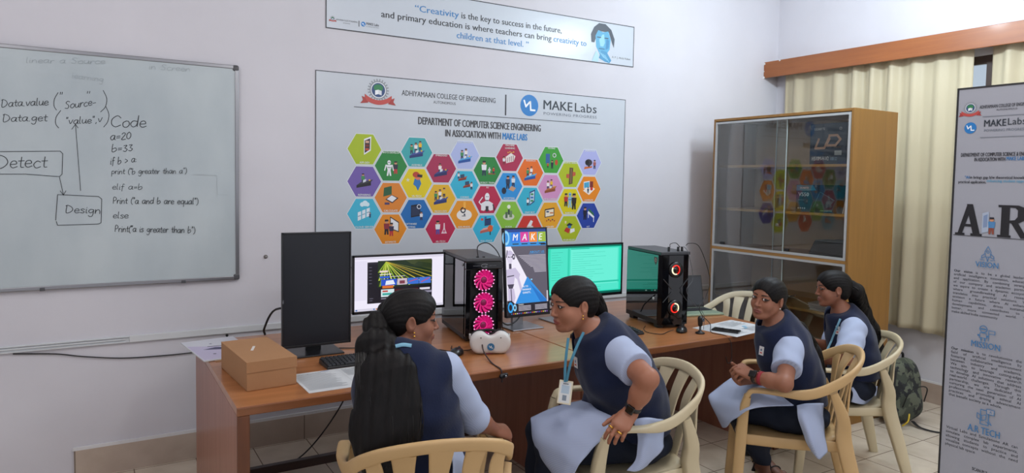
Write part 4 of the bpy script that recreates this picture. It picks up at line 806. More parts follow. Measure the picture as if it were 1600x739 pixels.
x, z = sp(1549, 366); man(A, x, z, .052, '#4f86b8', '#8c4a3a'); (x, z), (x2, _) = sp(1490, 367), sp(1615, 372); A.rect(x, z, x2, z+.0022, '#26262b')
ICB = '#3f7fb5'
def rocket(x, z, s):
    A.line([(x-.2*s, z-.2*s), (x-.25*s, z+.25*s), (x, z+.75*s), (x+.25*s, z+.25*s), (x+.2*s, z-.2*s)], .05*s, ICB, True); A.ring(x, z+.25*s, .11*s, .05*s, ICB, 12)
    for q in (-1, 1): A.line([(x+q*.22*s, z+.1*s), (x+q*.5*s, z-.15*s), (x+q*.5*s, z-.35*s), (x+q*.2*s, z-.2*s)], .05*s, ICB)
    A.line([(x-.1*s, z-.25*s), (x, z-.6*s), (x+.1*s, z-.25*s)], .05*s, ICB)
    for q in (-1, 1): A.line([(x+q*.6*s, z-.45*s), (x+q*.25*s, z-.5*s)], .05*s, ICB)
def botflag(x, z, s):
    A.ring(x, z+.4*s, .3*s, .06*s, ICB, 16); A.line([(x-.2*s, z+.4*s), (x+.2*s, z+.4*s)], .1*s, ICB); A.line([(x-.25*s, z+.05*s), (x-.3*s, z-.4*s), (x+.3*s, z-.4*s), (x+.25*s, z+.05*s)], .05*s, ICB, True)
    for q in (-1, 1): A.line([(x+q*.15*s, z-.4*s), (x+q*.15*s, z-.65*s)], .09*s, ICB); A.disc(x+q*.38*s, z-.2*s, .08*s, ICB, n=10)
    A.line([(x+.45*s, z-.6*s), (x+.45*s, z+.35*s), (x+.95*s, z+.35*s), (x+.95*s, z+.05*s), (x+.45*s, z+.05*s)], .05*s, ICB)
def arphone(x, z, s):
    A.line([(x-.3*s, z-.6*s), (x-.3*s, z+.6*s), (x+.3*s, z+.6*s), (x+.3*s, z-.6*s)], .06*s, ICB, True); A.rect(x+.15*s, z+.35*s, x+.7*s, z+.75*s, '#a0a3ad'); A.line([(x+.15*s, z+.35*s), (x+.7*s, z+.35*s), (x+.7*s, z+.75*s), (x+.15*s, z+.75*s)], .05*s, ICB, True); A.text('A', x+.35*s, z+.45*s, .22*s, ICB)
    A.line([(x-.55*s, z+.25*s), (x-.2*s, z+.1*s), (x-.2*s, z-.3*s), (x-.55*s, z-.15*s)], .05*s, ICB, True); A.line([(x-.2*s, z+.1*s), (x+.12*s, z+.25*s), (x+.12*s, z-.15*s), (x-.2*s, z-.3*s)], .05*s, ICB); A.line([(x+.1*s, z-.3*s), (x+.55*s, z-.5*s), (x+.4*s, z-.25*s)], .05*s, ICB)
x, z = sp(1544, 398); rocket(x, z, .042); x, z = sp(1537, 521); botflag(x, z, .042); x, z = sp(1539, 652); arphone(x, z, .046)
st('VISION', 1525, 416, 9, ICB, 1561, bold=.012); st('MISSION', 1518.5, 540, 10, ICB, 1563.5, 546, bold=.012); st('A.R TECH', 1513, 671, 11, ICB, 1563, 682, bold=.012)
def para(lines, xs, y0, xe, y1, h):
    """justified paragraph: every line stretched from the left margin to the right one, words spaced apart"""
    for i, L in enumerate(lines):
        last = i == len(lines)-1; k = i/(len(lines)-1); px = xs[0]+(xs[1]-xs[0])*k; py = y0+(y1-y0)*k; X0, z = sp(px, py); X1, _ = sp(xe[0]+(xe[1]-xe[0])*k, py); _, zt = sp(px, py-h)
        words = L.split(' '); size = zt-z; ws = []
        for wd_ in words: v, f = text2d(wd_.strip('*'), 1.0, bold=.03 if wd_.startswith('*') else 0); ws.append((v[:, 0].max()-v[:, 0].min())*size/.729)
        gap = (X1-X0-sum(ws))/max(1, len(words)-1); sc = 1.0
        if last: gap = size*.45
        elif gap < size*.30: sc = (X1-X0)/(sum(ws)+size*.30*(len(words)-1)); gap = size*.30*sc
        x = X0
        for wd_, w_ in zip(words, ws):
            A.h = .0008; A.text(wd_.strip('*'), x, z, size, '#33353b', fit=w_*sc, **({'bold': .03} if wd_.startswith('*') else {})); x += w_*sc+gap
para(['*Our* *vision* is to be a global leader in', 'artificial intelligence innovation, education,', 'and application. By combining strengths', 'of our company and academic partners,', 'we aspire to create a dynamic ecosystem', 'where groundbreaking AI research', 'translates into practical solutions. We', 'envision a future where AI enhances', 'human capabilities, drives sustainable', 'development and contributes to a', 'better, more connected world. To', 'make skilled India community'], (1491, 1487), 424, (1611, 1607), 487.5, 4.0)
para(['*Our* *mission* is to revolutionize the', 'field of artificial intelligence by', 'fostering collaborative environment', 'between industry and academia.', 'We aim to leverage cutting-edge', 'technology and innovative research', 'to develop AI solutions that address', 'real-world challenges. Through this', 'partnership, we are dedicated to', 'nurturing the next generation of AI', 'professionals, promoting ethical AI', 'practices and driving advancement', 'that benefit society as a whole.'], (1486.5, 1482.5), 545, (1598, 1596), 617, 4.3)
para(['Virtual Labs and Simulations AR can', 'simulate complex lab experiments,', 'allowing students to practice and', 'visualize concepts without the need', 'physical lab space'], (1478.5, 1477), 668, (1592, 1592), 694, 4.5)
st('SCAN PLZ..', 1519, 734, 5, INK, 1545, bold=.02)
kid3(A.build('printed_content', t))

# ------------------------------------------------------------------ backpack by the cabinet
def camo():
    m = mat('camouflage_cloth', '#2e322d', .8); nt = m.node_tree; b = nt.nodes['Principled BSDF']; tc = nt.nodes.new('ShaderNodeTexCoord'); n = nt.nodes.new('ShaderNodeTexVoronoi'); n.inputs['Scale'].default_value = 26
    nn = nt.nodes.new('ShaderNodeTexNoise'); nn.inputs['Scale'].default_value = 14; mx = nt.nodes.new('ShaderNodeMix'); mx.data_type = 'RGBA'; mx.inputs['Factor'].default_value = .12
    nt.links.new(tc.outputs['Object'], nn.inputs['Vector']); nt.links.new(tc.outputs['Object'], mx.inputs['A']); nt.links.new(nn.outputs['Color'], mx.inputs['B']); nt.links.new(mx.outputs['Result'], n.inputs['Vector'])
    r = nt.nodes.new('ShaderNodeValToRGB'); r.color_ramp.interpolation = 'CONSTANT'; e = r.color_ramp.elements; e[0].color = lin('#23272a'); e[1].position = .35; e[1].color = lin('#434a40'); x = e.new(.6); x.color = lin('#5c6254'); x = e.new(.8); x.color = lin('#1b1d20')
    nt.links.new(n.outputs['Color'], r.inputs[0]); nt.links.new(r.outputs[0], b.inputs['Base Color']); return m
t = thing('backpack', 'dark camouflage backpack on the floor against the cabinet side', 'bag', (4.78, 2.66, 0))
s = Sdf(); s.limb((-.10, 0, .10), (-.09, .02, .36), .085, .075, .05); s.limb((.08, 0, .09), (.06, .02, .36), .085, .07, .05); s.ell((0, .0, .22), (.15, .085, .22), k=.05); s.ell((0, -.06, .15), (.12, .05, .13), k=.03); s.half((0, 0, .002), (0, 0, 1))
s.disp = lambda P: .004*np.sin(P[:, 2]*30+P[:, 0]*18)
v, F = s.mesh(.007); np_mesh('pack_body', v, F, camo(), t)
o = MB().tube(crom([(-.13, -.085, .14), (-.11, -.112, .24), (0, -.118, .27), (.11, -.112, .24), (.13, -.085, .14)], 6), .004, mat('black_strap', '#141416', .7)).build('zip', parent=t)
MB().sweep(crom([(-.02, -.095, .03), (-.04, -.15, .012), (-.03, -.22, .006), (.01, -.30, .006)], 6), (.025, .004), (0, 0, 1), mat('black_strap', '#141416', .7)).build('loose_strap', parent=t)
MB().sweep(crom([(-.16, -.03, .38), (-.205, -.05, .26), (-.19, -.06, .10), (-.13, -.07, .03)], 6), (.012, .045), (0, -1, 0), mat('black_strap', '#141416', .7)).build('shoulder_strap', parent=t)
o = MB().tube(crom([(-.15, -.10, .02), (-.14, -.13, .06), (-.11, -.12, .10), (-.10, -.11, .05)], 5), .005, mat('yellow_cord', '#c7a92e', .6)).build('yellow_cord', parent=t); o['label'] = 'yellow cord'
MB().tube(crom([(-.05, .03, .425), (-.04, .03, .465), (.04, .03, .465), (.05, .03, .425)], 5), .008, mat('black_strap', '#141416', .7)).build('grab_handle', parent=t)
# ------------------------------------------------------------------ things on the desks
Z = DESK+.0006
bp = mat('black_plastic', '#161618', .4); bgloss = mat('gloss_black', '#0b0b0d', .08, spec=.6); dgrey = mat('dark_grey', '#2b2d31', .45); silver = mat('silver_metal', '#a4a6ab', .3, metal=.8)
card = mat('cardboard', '#a97f5b', .8, spec=.2, noise=.06, nscale=4, bump=.1, bscale=90)
t = thing('cardboard_box', 'closed brown cardboard box on the left end of the desk', 'box', (.608, 3.145, Z), .08)
MB().span((-.1015, -.213, 0), (.1015, .213, .117)).build('carton', card, t, bevel=.0025)
MB().span((-.1025, -.2145, .1172), (.1025, .2145, .1195)).build('lid', card, t, bevel=.0015); MB().span((-.1028, -.215, .075), (.1028, -.2142, .1194)).build('lid_flap', card, t)
A = Art((0, 0, .1196), (1, 0, 0), (0, 1, 0)); A.poly([(-.035, -.02), (-.025, -.026), (.005, .05), (-.005, .055)], '#d8d2cc'); o = A.build('paper_sticker', t)
def sheet(name, label, cat, c, w, d, rz, z, art=None, th=.0012, m=None, group=None):
    r = thing(name, label, cat, (c[0], c[1], z), rz, group); MB().box((0, 0, th/2), (w, d, th)).build('sheet', m or paper_m, r)
    if art: A = Art((-w/2, -d/2, th), (1, 0, 0), (0, 1, 0), base=.0003); art(A, w, d); A.build('print', r)
    return r
sheet('brown_envelope', 'brown paper envelope under the purple magazine on the desk corner', 'envelope', (.60, 3.66), .27, .37, .10, Z, m=card)
def mag(A, w, d):
    A.rect(.0, .0, w, d, '#cfd0d8'); A.poly([(.004, .01), (w*.75, .01), (w*.6, d*.55), (.004, d*.75)], '#c0b8d2'); A.poly([(w*.2, d*.5), (w*.5, d*.42), (w*.62, d*.5), (w*.45, d*.56)], '#3f3f63'); A.line([(w*.35, d*.62), (w*.6, d*.6)], .012, '#33324a'); A.disc(w*.3, d*.25, .008, '#35344f'); A.disc(w*.65, d*.3, .006, '#35344f'); A.disc(w*.45, d*.75, .007, '#4a4a66'); A.poly([(w*.5, d*.3), (w*.95, d*.2), (w*.95, d*.5), (w*.6, d*.45)], '#d9e0ea')
sheet('printed_magazine', 'white and purple printed magazine overhanging the back left desk corner', 'magazine', (.535, 3.715), .26, .44, .13, Z+.002, mag, .005)
def doc(A, w, d):
    for half in (0, 1):
        x0 = .012+half*w/2; A.text('Virtual and Augmented Reality', x0, d-.03, .007, INK, bold=.02)
        for q in range(15):
            if half == 1 and 5 < q < 10: continue
            A.rect(x0, d-.046-.0155*q, x0+(w/2-.03)*(.75+.25*((q*7+half*3) % 5)/5), d-.046-.0155*q+.004, '#9aa0a6')
        A.rect(x0+.03, d*.32, x0+.06, d*.37, '#4f9fc4') if half else A.rect(x0+.12, d-.016, x0+.16, d-.010, '#7f87b0')
    A.rect(w/2-.0006, 0, w/2+.0006, d, '#a5a9ac'); A.disc(w*.72, d*.45, .02, '#8fc0da', .012); A.poly([(w*.86, d*.16), (w*.93, d*.16), (w*.93, d*.2), (w*.86, d*.2)], '#4f9fc4')
sheet('printed_handout', 'open printed handout beside the cardboard box at the front edge of the desk', 'paper', (.945, 2.94), .42, .30, .02, Z, doc)
sheet('printed_handout', 'pale printed sheets under the black phone at the right end of the desk', 'paper', (3.33, 2.885), .42, .30, .165, Z, doc)
r = thing('smartphone', 'black smartphone lying on the pale sheets at the right end of the desk', 'phone', (3.212, 2.84, Z+.0018), face(.45, -.89)+PI)
MB().box((0, 0, .0052), (.074, .158, .0085)).build('phone_body', bp, r, bevel=.003, seg=3); MB().box((0, 0, .0098), (.068, .150, .0006)).build('phone_screen', bgloss, r)
def keyboard(label, c, rz):
    r = thing('keyboard', label, 'keyboard', (c[0], c[1], Z), rz, 'black desktop keyboards')
    MB().add([(-.22, -.066, 0), (.22, -.066, 0), (.22, .066, 0), (-.22, .066, 0), (-.218, -.064, .012), (.218, -.064, .012), (.218, .064, .024), (-.218, .064, .024)], [(3, 2, 1, 0), (4, 5, 6, 7), (0, 1, 5, 4), (1, 2, 6, 5), (2, 3, 7, 6), (3, 0, 4, 7)]).build('key_deck', bp, r, bevel=.003)
    b = MB()
    for row in range(6):
        y = -.052+.0195*row+(.006 if row == 5 else 0); z = .0155+.0019*row
        for k in range(22):
            x = -.205+.0195*k
            if row == 0 and 4 <= k <= 8: continue
            if k in (15, 19) and row < 5: continue
            b.box((x, y, z+.0015), (.0165, .0165, .006), taper=.85)
        if row == 0: b.box((-.088, y, z+.0015), (.094, .0165, .006), taper=.95)
    o = b.build('keys', dgrey, r); o['kind'] = 'stuff'; return r
keyboard('black keyboard in front of the dark portrait monitor', (1.12, 3.165), .02); keyboard('black keyboard in front of the green screen, half hidden behind a head', (2.495, 3.06), .02)
def mouse(label, c, rz):
    r = thing('computer_mouse', label, 'mouse', (c[0], c[1], Z), rz, 'black computer mice'); s = Sdf(); s.ell((0, 0, .006), (.032, .056, .030), k=.01); s.half((0, 0, .0005), (0, 0, 1), .003); v, F = s.mesh(.004); np_mesh('mouse_shell', v, F, mat('mouse_black', '#131315', .3), r)
    MB().lathe([(.0001, -.003), (.008, -.003), (.008, .003), (.0001, .003)], (0, .032, .029), dgrey, 12, Matrix.Rotation(PI/2, 3, 'Y')).build('scroll_wheel', parent=r); return r
mouse('black mouse beside the white headset on the desk', (1.545, 3.075), -.9); mouse('black mouse in front of the red ring computer', (2.965, 2.955), -.9)
# ---- monitors (front faces -y)
def monitor(label, c, w, h, z0, tilt, art, base_c, bw, bd, stand_m, bez=.012, on=True, rz=0, roll=0):
    t = thing('monitor', label, 'monitor', (c[0], c[1], Z), rz); R = Matrix.Rotation(tilt, 3, 'X') @ Matrix.Rotation(roll, 3, 'Y'); zc = z0+h/2-Z
    b = MB(); b.box(R @ Vector((0, .012, 0))+Vector((0, 0, zc)), (w, .022, h), R=R); b.box(R @ Vector((0, .034, -.02))+Vector((0, 0, zc)), (w*.6, .024, h*.55), R=R, taper=.9); b.build('housing', bp, t, bevel=.003)
    fb = MB()
    for cx_, cz_, sx_, sz_ in ((0, h/2-bez/2, w, bez), (0, -h/2+bez*.75, w, bez*1.5), (-w/2+bez/2, 0, bez, h), (w/2-bez/2, 0, bez, h)): fb.box(R @ Vector((cx_, -.002, cz_))+Vector((0, 0, zc)), (sx_, .006, sz_), R=R)
    fb.build('bezel', mat('bezel_black', '#15161a', .35), t, bevel=.001)
    sw, sh = w-2*bez, h-2.5*bez; sc_ = R @ Vector((0, .0004, bez*.25))+Vector((0, 0, zc))
    MB().box(sc_, (sw, .002, sh), R=R).build('screen', mat('screen_off', '#15181f', .35, spec=.45), t)
    if art:
        O = sc_+R @ Vector((-sw/2, -.0011, -sh/2)); A = Art(O, R @ Vector((sw, 0, 0)), R @ Vector((0, 0, sh)), em=1.0, base=.0003); art(A, sw/sh); A.build('picture', t)
    bx, by = base_c[0]-c[0], base_c[1]-c[1]
    MB().box((bx, by, .004), (bw, bd, .008)).build('stand_base', stand_m, t, bevel=.003)
    nb = MB(); top = min(zc, .40); nb.box((bx, by+bd*.16, .004+top/2), (.075, .022, top)); nb.box((bx*.5, (by+bd*.16)*.5+.03, zc), (.08, max(.02, abs(by+bd*.16-.045)), .08)) if by+bd*.16 > .06 else None
    nb.build('stand_neck', stand_m, t, bevel=.003); return t
t = monitor('tall portrait monitor, switched off, nearest the cardboard box', (.945, 3.42), .34, .565, .783, 0, None, (.94, 3.445), .245, .19, mat('base_black', '#1b1c20', .3), bez=.007)
A = Art((-.1695, -.0056, .23), (1, 0, 0), (0, 0, 1), base=.0004); A.text('DELL', .006, .03, .006, '#8b8f96', rot=PI/2, bold=.02); A.build('maker_mark', t)
def s2(A, asp):
    A.rect(0, 0, 1, 1, '#efeafa'); A.rect(0, .955, 1, 1, '#d9d4e6'); A.rect(.0, .2, .13, .93, '#e4dff2')
    A.rect(.137, .13, .865, .90, '#1b1822'); A.rect(.137, .86, .255, .90, '#2b2733')
    for q in range(6): A.rect(.155, .80-.06*q, .185, .808-.06*q, '#6f6b80')
    A.rect(.25, .42, .86, .92, '#20301c'); c = (.34, .90)
    for k, (ex, ey, cc) in enumerate(((.255, .70, '#8fae2a'), (.26, .55, '#b7c93a'), (.27, .44, '#7b9a22'), (.31, .44, '#c9d24e'), (.36, .44, '#8fae2a'), (.42, .43, '#d5dc6a'), (.47, .45, '#93b82e'), (.54, .45, '#a9bf3a'), (.60, .44, '#c9d24e'), (.68, .45, '#7b9a22'), (.76, .47, '#d9c23a'), (.86, .50, '#c8a62c'), (.86, .58, '#e0c94a'), (.86, .66, '#8f8f2a'))):
        A.poly([(c[0]-.004, c[1]), (c[0]+.004, c[1]), (ex+.012, ey), (ex-.006, ey)], cc)
    A.poly([(.55, .92), (.86, .92), (.86, .70), (.62, .84)], '#3d4726'); A.poly([(.64, .80), (.86, .74), (.86, .83), (.7, .88)], '#2d3a22')
    A.rect(.27, .70, .36, .735, '#e8d8d0'); A.rect(.27, .655, .40, .67, '#e8e4e4'); A.rect(.27, .59, .38, .63, '#2c5bd0'); A.rect(.39, .61, .55, .62, '#cfc9d9')
    for x0, x1, cc in ((.285, .46, '#2d55c8'), (.465, .575, '#c9b8c4'), (.58, .71, '#3b6fd0'), (.715, .85, '#4a78d8')): A.rect(x0, .45, x1, .57, cc)
    A.poly([(.33, .46), (.44, .47), (.42, .55), (.34, .54)], '#e4eaf6'); A.rect(.30, .40, .42, .45, '#d9722c'); A.rect(.49, .47, .55, .53, '#7a3a4a'); A.line([(.60, .5), (.69, .54)], .012, '#d04a4a'); A.line([(.74, .48), (.83, .55)], .012, '#d04a4a')
    A.rect(.285, .24, .43, .38, '#d5e6ea'); A.rect(.30, .27, .41, .31, '#3aa59c'); A.rect(.30, .33, .36, .36, '#c0453c'); A.rect(.44, .30, .70, .37, '#5a1518'); A.line([(.45, .33), (.69, .35)], .014, '#c0302c'); A.rect(.72, .33, .84, .37, '#dcd8e6'); A.rect(.72, .27, .86, .31, '#8f8ba0')
    A.rect(.285, .20, .40, .215, '#9a96a8'); A.rect(.16, .18, .19, .19, '#6f6b80'); A.rect(.16, .22, .20, .23, '#6f6b80')
    A.rect(0, 0, 1, .045, '#d5d2e2')
    for q in range(12): A.rect(.20+.03*q, .012, .218+.03*q, .034, ('#3b6fb0', '#c9722c', '#3f3f52', '#8f8ba0')[q % 4])
    A.rect(.01, .01, .03, .035, '#3b6fb0')
monitor('wide monitor showing a white page with a green ray picture', (1.455, 3.60), .544, .318, .884, 0, s2, (1.455, 3.66), .24, .18, mat('base_black', '#1b1c20', .3), bez=.010)
def s3(A, asp):
    A.rect(0, 0, 1, 1, '#5d5866'); A.rect(0, .80, 1, 1, '#2f8fdc'); A.rect(0, .965, 1, 1, '#1c3f8a')
    for q, (ch, cc) in enumerate((('', '#2f8fdc'), ('M', '#2a78e0'), ('A', '#d93a9c'), ('K', '#f08a2c'), ('E', '#9ab83a'))):
        x0 = -.06+.215*q
        if q: A.rect(x0, .845, min(x0+.195, .995), .965, cc); A.text(ch, x0+.095 if q < 4 else x0+.07, .868, .082, '#f3f3f3', anchor='C', bold=.03, shear=.2, sx=1.5); A.rect(x0+.02, .82, min(x0+.17, .98), .832, '#20242c')
    A.ring(.02, .90, .07, .03, '#8fd0f4'); A.rect(.86, .808, .99, .826, '#15161a')
    A.poly([(0, .80), (.13, .80), (.50, .42), (.20, .13), (0, .13)], '#efeaf8')
    # robot figure
    rb = '#c9bfdc'; dk = '#4a4458'
    A.disc(.10, .69, .085, rb, .065, 18); A.poly([(.03, .70), (.17, .70), (.15, .62), (.10, .585), (.05, .62)], '#ddd5ea'); A.line([(.04, .75), (.02, .68)], .02, dk); A.ring(.19, .68, .025, .02, dk, 10); A.line([(.06, .68), (.09, .675)], .012, dk); A.line([(.12, .675), (.15, .68)], .012, dk)
    A.rect(.07, .54, .13, .60, dk); A.poly([(.0, .53), (.22, .55), (.33, .47), (.28, .40), (.20, .44), (.17, .36), (.02, .36)], rb); A.poly([(.02, .36), (.18, .36), (.14, .31), (.05, .31)], dk); A.poly([(.03, .31), (.17, .31), (.20, .20), (.15, .13), (.03, .13)], rb); A.line([(.02, .45), (.18, .46)], .012, dk); A.line([(.28, .42), (.34, .30)], .05, rb); A.line([(.10, .30), (.11, .14)], .02, dk)
    A.text('ABOUT US', .58, .715, .026, '#2fa0ea', fit=.36, bold=.02); A.rect(.56, .704, .95, .707, '#2fa0ea')
    for q in range(13):
        y = .685-.0165*q; x0 = .30+.035*q if q < 9 else .56+.01*q; A.rect(min(x0, .7), y, .97, y+.0075, '#bdb8c6')
    A.poly([(.50, .44), (.19, .13), (.99, .13)], '#2f8fe0'); A.poly([(.55, .36), (.99, .13), (.8, .13)], '#1f74c8')
    A.rect(.58, .395, .62, .41, '#8fd0f4')
    for q, L in enumerate(('"A.I TO', 'ENHANCE', 'QUALITY„')): A.text(L, .37, .315-.036*q, .022, '#f3f3f3', bold=.04, sx=1.5)
    A.poly([(.18, .13), (.99, .13), (.99, .03), (0, .03), (0, .17), (.10, .17)], '#24212c'); A.text('Contacts', .26, .112, .017, '#f3f3f3', bold=.03, sx=1.5)
    for q in range(4): A.rect(.26, .094-.016*q, .56, .101-.016*q, '#c9c4d2'); A.rect(.66, .094-.016*q, .96, .101-.016*q, '#c9c4d2')
    A.ring(.07, .09, .05, .025, '#2fa0ea', 14); A.ring(.17, .085, .03, .02, '#8fd0f4', 14); A.rect(.96, .13, .99, .26, '#d5d0dc')
    A.rect(0, 0, 1, .03, '#1b1922')
    for q in range(20): A.rect(.08+.045*q, .008, .105+.045*q, .022, ('#3b6fb0', '#d04a4a', '#d9c23a', '#c9c4d2', '#8f5ac0')[q % 5])
monitor('portrait monitor on a silver stand showing a robot poster', (2.215, 3.49), .307, .528, .812, -.10, s3, (2.178, 3.50), .215, .205, mat('silver_metal', '#a4a6ab', .3, metal=.8), bez=.009)
def s4(A, asp):
    A.rect(0, 0, 1, 1, '#22d8b4'); A.rect(.035, .06, .97, .955, '#4ce4c8'); A.rect(.30, .20, .95, .93, '#6cf0d8'); A.rect(.26, .07, .285, .955, '#2fd0b0'); A.rect(0, .965, 1, 1, '#0c7f6a'); A.rect(.3, .935, .55, .95, '#20b598')
    r = np.random.default_rng(4)
    for q in range(13): A.rect(.32, .86-.045*q, .32+.12+.35*r.random(), .866-.045*q, '#3fcdb2')
    A.rect(.29, .225, .97, .26, '#2cc8aa'); A.rect(.29, .07, .97, .20, '#54e6cc')
    for q in range(4): A.rect(.32, .17-.028*q, .32+.1+.3*r.random(), .176-.028*q, '#2cb598')
    for q in range(12): A.rect(.05, .88-.05*q, .12+.08*r.random(), .887-.05*q, '#2cc0a4')
    A.rect(0, 0, 1, .045, '#0c5f52')
    for q in range(12): A.rect(.28+.035*q, .012, .298+.035*q, .034, ('#2fe0c0', '#0b2f2a', '#d0fff2')[q % 3])
monitor('wide monitor with a bright turquoise screen', (2.705, 3.56), .612, .345, .876, 0, s4, (2.64, 3.55), .46, .20, mat('silver_metal', '#a4a6ab', .3, metal=.8), bez=.012)
# ---- desktop computers
def fan(parent, c, R, r, led, ring_only=False, name='fan'):
    """axis along local -y"""
    f = MB().lathe([(r, 0), (r, .02), (r*.93, .02), (r*.93, 0), (r, 0)], c, mat('fan_frame', '#1a1014', .4), 36, R, False).build(name, parent=parent)
    b = MB(); n = 11
    for k in range(n):
        a = 2*PI*k/n; rings = []
        for q in range(6):
            rr = r*(.30+.62*q/5); aa = a+.55*q/5; hw = r*(.10+.10*q/5); P = []
            for dx, dz in ((-hw, .012), (hw, .003), (hw, .0015), (-hw, .0105)): P.append(Vector(c)+R @ Vector((rr*math.cos(aa)-dx*math.sin(aa), rr*math.sin(aa)+dx*math.cos(aa), dz)))
            rings.append(P)
        b.loft(rings, None, True, True)
    b.build('blades', mat('pink_blade', '#8a1450', .3, emit='#e8127e', es=.55), f)
    MB().lathe([(.0001, .016), (r*.26, .016), (r*.30, .008), (r*.30, 0)], c, mat('fan_hub', '#5a1038', .4, emit='#b01060', es=.25), 24, R).build('hub', parent=f)
    MB().lathe([(r*.33, .017), (r*.36, .017), (r*.36, .015), (r*.33, .015), (r*.33, .017)], c, mat('hub_ring', '#c02070', .4, emit='#ff3a9c', es=.7), 24, R, False).build('hub_ring', parent=f)
    b = MB()
    for k in range(18):
        a = 2*PI*k/18; p = Vector(c)+R @ Vector((r*.93*math.cos(a), r*.93*math.sin(a), .0215)); b.box(p, (.0055, .004, .0055))
    b.build('leds', glow('#ff9ad4', 1.6), f)
    return f
RX = Matrix.Rotation(PI/2, 3, 'X')       # lathe z -> -y
t = thing('desktop_computer', 'black computer tower with three glowing pink fans', 'computer', (1.842, 3.493, Z), -.181); W, Dp, H = .104, .24, .455
MB().span((-W, -Dp+.03, .015), (W, Dp, .04)).build('bottom_panel', dgrey, t); MB().span((-W, -Dp+.004, H-.02), (W, Dp, H)).build('top_panel', mat('case_top', '#4a4a4e', .45), t, bevel=.004)
MB().span((W-.006, -Dp+.03, .04), (W, Dp, H-.02)).build('right_panel', mat('inner_grey', '#66646c', .5), t); MB().span((-W+.002, Dp-.008, .04), (W-.007, Dp, H-.02)).build('rear_panel', dgrey, t)
MB().span((-W+.006, -Dp+.05, .0405), (W-.007, Dp-.01, .135)).build('power_shroud', mat('shroud', '#1c1c20', .5), t); MB().span((.03, -Dp+.10, .15), (.036, Dp-.03, H-.04)).build('mainboard', mat('mainboard_dark', '#5b5963', .5), t)
MB().span((-.05, -.12, .21), (.028, .14, .245)).build('graphics_card', mat('card_grey', '#55555e', .4), t)
b = MB()
for z in (.175, .205):
    for k in range(14): b.box((-W+.012, -.19+.022*k, z), (.003, .008, .004))
b.build('led_strip', glow('#cfd0d8', .8), t)
MB().span((-W-.003, -Dp+.03, .04), (-W+.001, Dp-.004, H-.021)).build('glass_side', glass_mat('smoked_glass', '#b5b3ba', 1.3), t)
MB().lathe([(.0001, 0), (.007, 0), (.007, .004), (.0001, .004)], (-W-.003, -Dp+.05, H-.04), silver, 14, Matrix.Rotation(-PI/2, 3, 'Y')).build('thumb_screw', parent=t)
b = MB(); b.span((-W, -Dp, .015), (W, -Dp+.008, .03)); b.span((-W, -Dp, H-.06), (W, -Dp+.03, H-.021)); b.span((-W, -Dp, .03), (-W+.026, -Dp+.03, H-.06)); b.span((W-.026, -Dp, .03), (W, -Dp+.03, H-.06)); b.build('front_frame', bgloss, t, bevel=.003)
MB().span((-W+.026, -Dp+.025, .03), (W-.026, -Dp+.03, H-.06)).build('front_backing', mat('deep_black', '#060607', .6), t)
for z in (.335, .212, .09): fan(t, (0, -Dp+.0235, z), RX, .060, '#ff3a9c', name='front_fan')
fan(t, (-.02, .06, .345), RX, .058, '#ff3a9c', name='rear_fan')
b = MB(); b.tube([(-.03+.02*math.cos(a)+.03, -Dp-.0005, H-.042+.009*math.sin(a)) for a in np.linspace(.6, 5.6, 14)], .0012, mat('logo_grey', '#8d8f96', .4), 6); b.box((.006, -Dp-.0005, H-.044), (.010, .002, .002), mat('logo_grey')); b.box((-.045, -Dp-.0005, H-.042), (.04, .001, .001), mat('logo_grey')); b.box((.045, -Dp-.0005, H-.042), (.04, .001, .001), mat('logo_grey')); b.build('front_emblem', parent=t)
for x in (-.07, .07):
    for y in (-.18, .18): MB().box((x, y, .0075), (.03, .03, .015), taper=1.15).build('foot', bp, t)
MB().box((.005, -Dp+.035, H+.002), (.012, .012, .006)).build('power_button', bp, t); MB().box((-.03, -Dp+.035, H+.0025), (.012, .016, .006)).build('usb_plug', bp, t)
# second tower
t = thing('desktop_computer', 'black computer tower with two glowing red rings and plugs on top', 'computer', (3.035, 3.248, Z), -.20); W, Dp, H = .102, .205, .462
MB().span((-W, -Dp+.03, .022), (W, Dp, .05)).build('bottom_panel', bp, t); MB().span((-W, -Dp+.004, H-.02), (W, Dp, H)).build('top_panel', mat('case_top2', '#35373b', .4), t, bevel=.004)
MB().span((W-.006, -Dp+.03, .05), (W, Dp, H-.02)).build('right_panel', bp, t); MB().span((-W+.002, Dp-.008, .05), (W-.007, Dp, H-.02)).build('rear_panel', dgrey, t)
MB().span((-W+.004, -Dp+.04, .0505), (W-.007, Dp-.01, .165)).build('power_shroud', mat('shroud', '#1c1c20', .5), t)
b = MB()
for k in range(2): b.span((-W+.002, -.06, .09+.035*k), (-W+.0035, .10, .105+.035*k))
b.build('shroud_vents', mat('vent_green', '#16302c', .5), t)
MB().span((.03, -Dp+.08, .17), (.036, Dp-.03, H-.04)).build('mainboard', mat('mainboard_dark', '#5b5963', .5), t); MB().span((-.05, -.08, .205), (.028, .13, .24)).build('graphics_card', mat('card_grey', '#55555e', .4), t)
b = MB()
for k in range(5): b.span((-W+.02, .085, .175+.014*k), (-W+.024, .125, .181+.014*k))
b.build('label_strips', mat('label_white', '#c9ccd0', .5), t)
MB().span((-W-.003, -Dp+.03, .05), (-W+.001, Dp-.004, H-.021)).build('glass_side', glass_mat('dark_glass', '#3a3d40', 3.2), t)
MB().lathe([(.0001, 0), (.009, 0), (.009, .004), (.0001, .004)], (-W-.003, -Dp+.07, .175), mat('label_white', '#c9ccd0', .5), 14, Matrix.Rotation(-PI/2, 3, 'Y')).build('thumb_screw', parent=t)
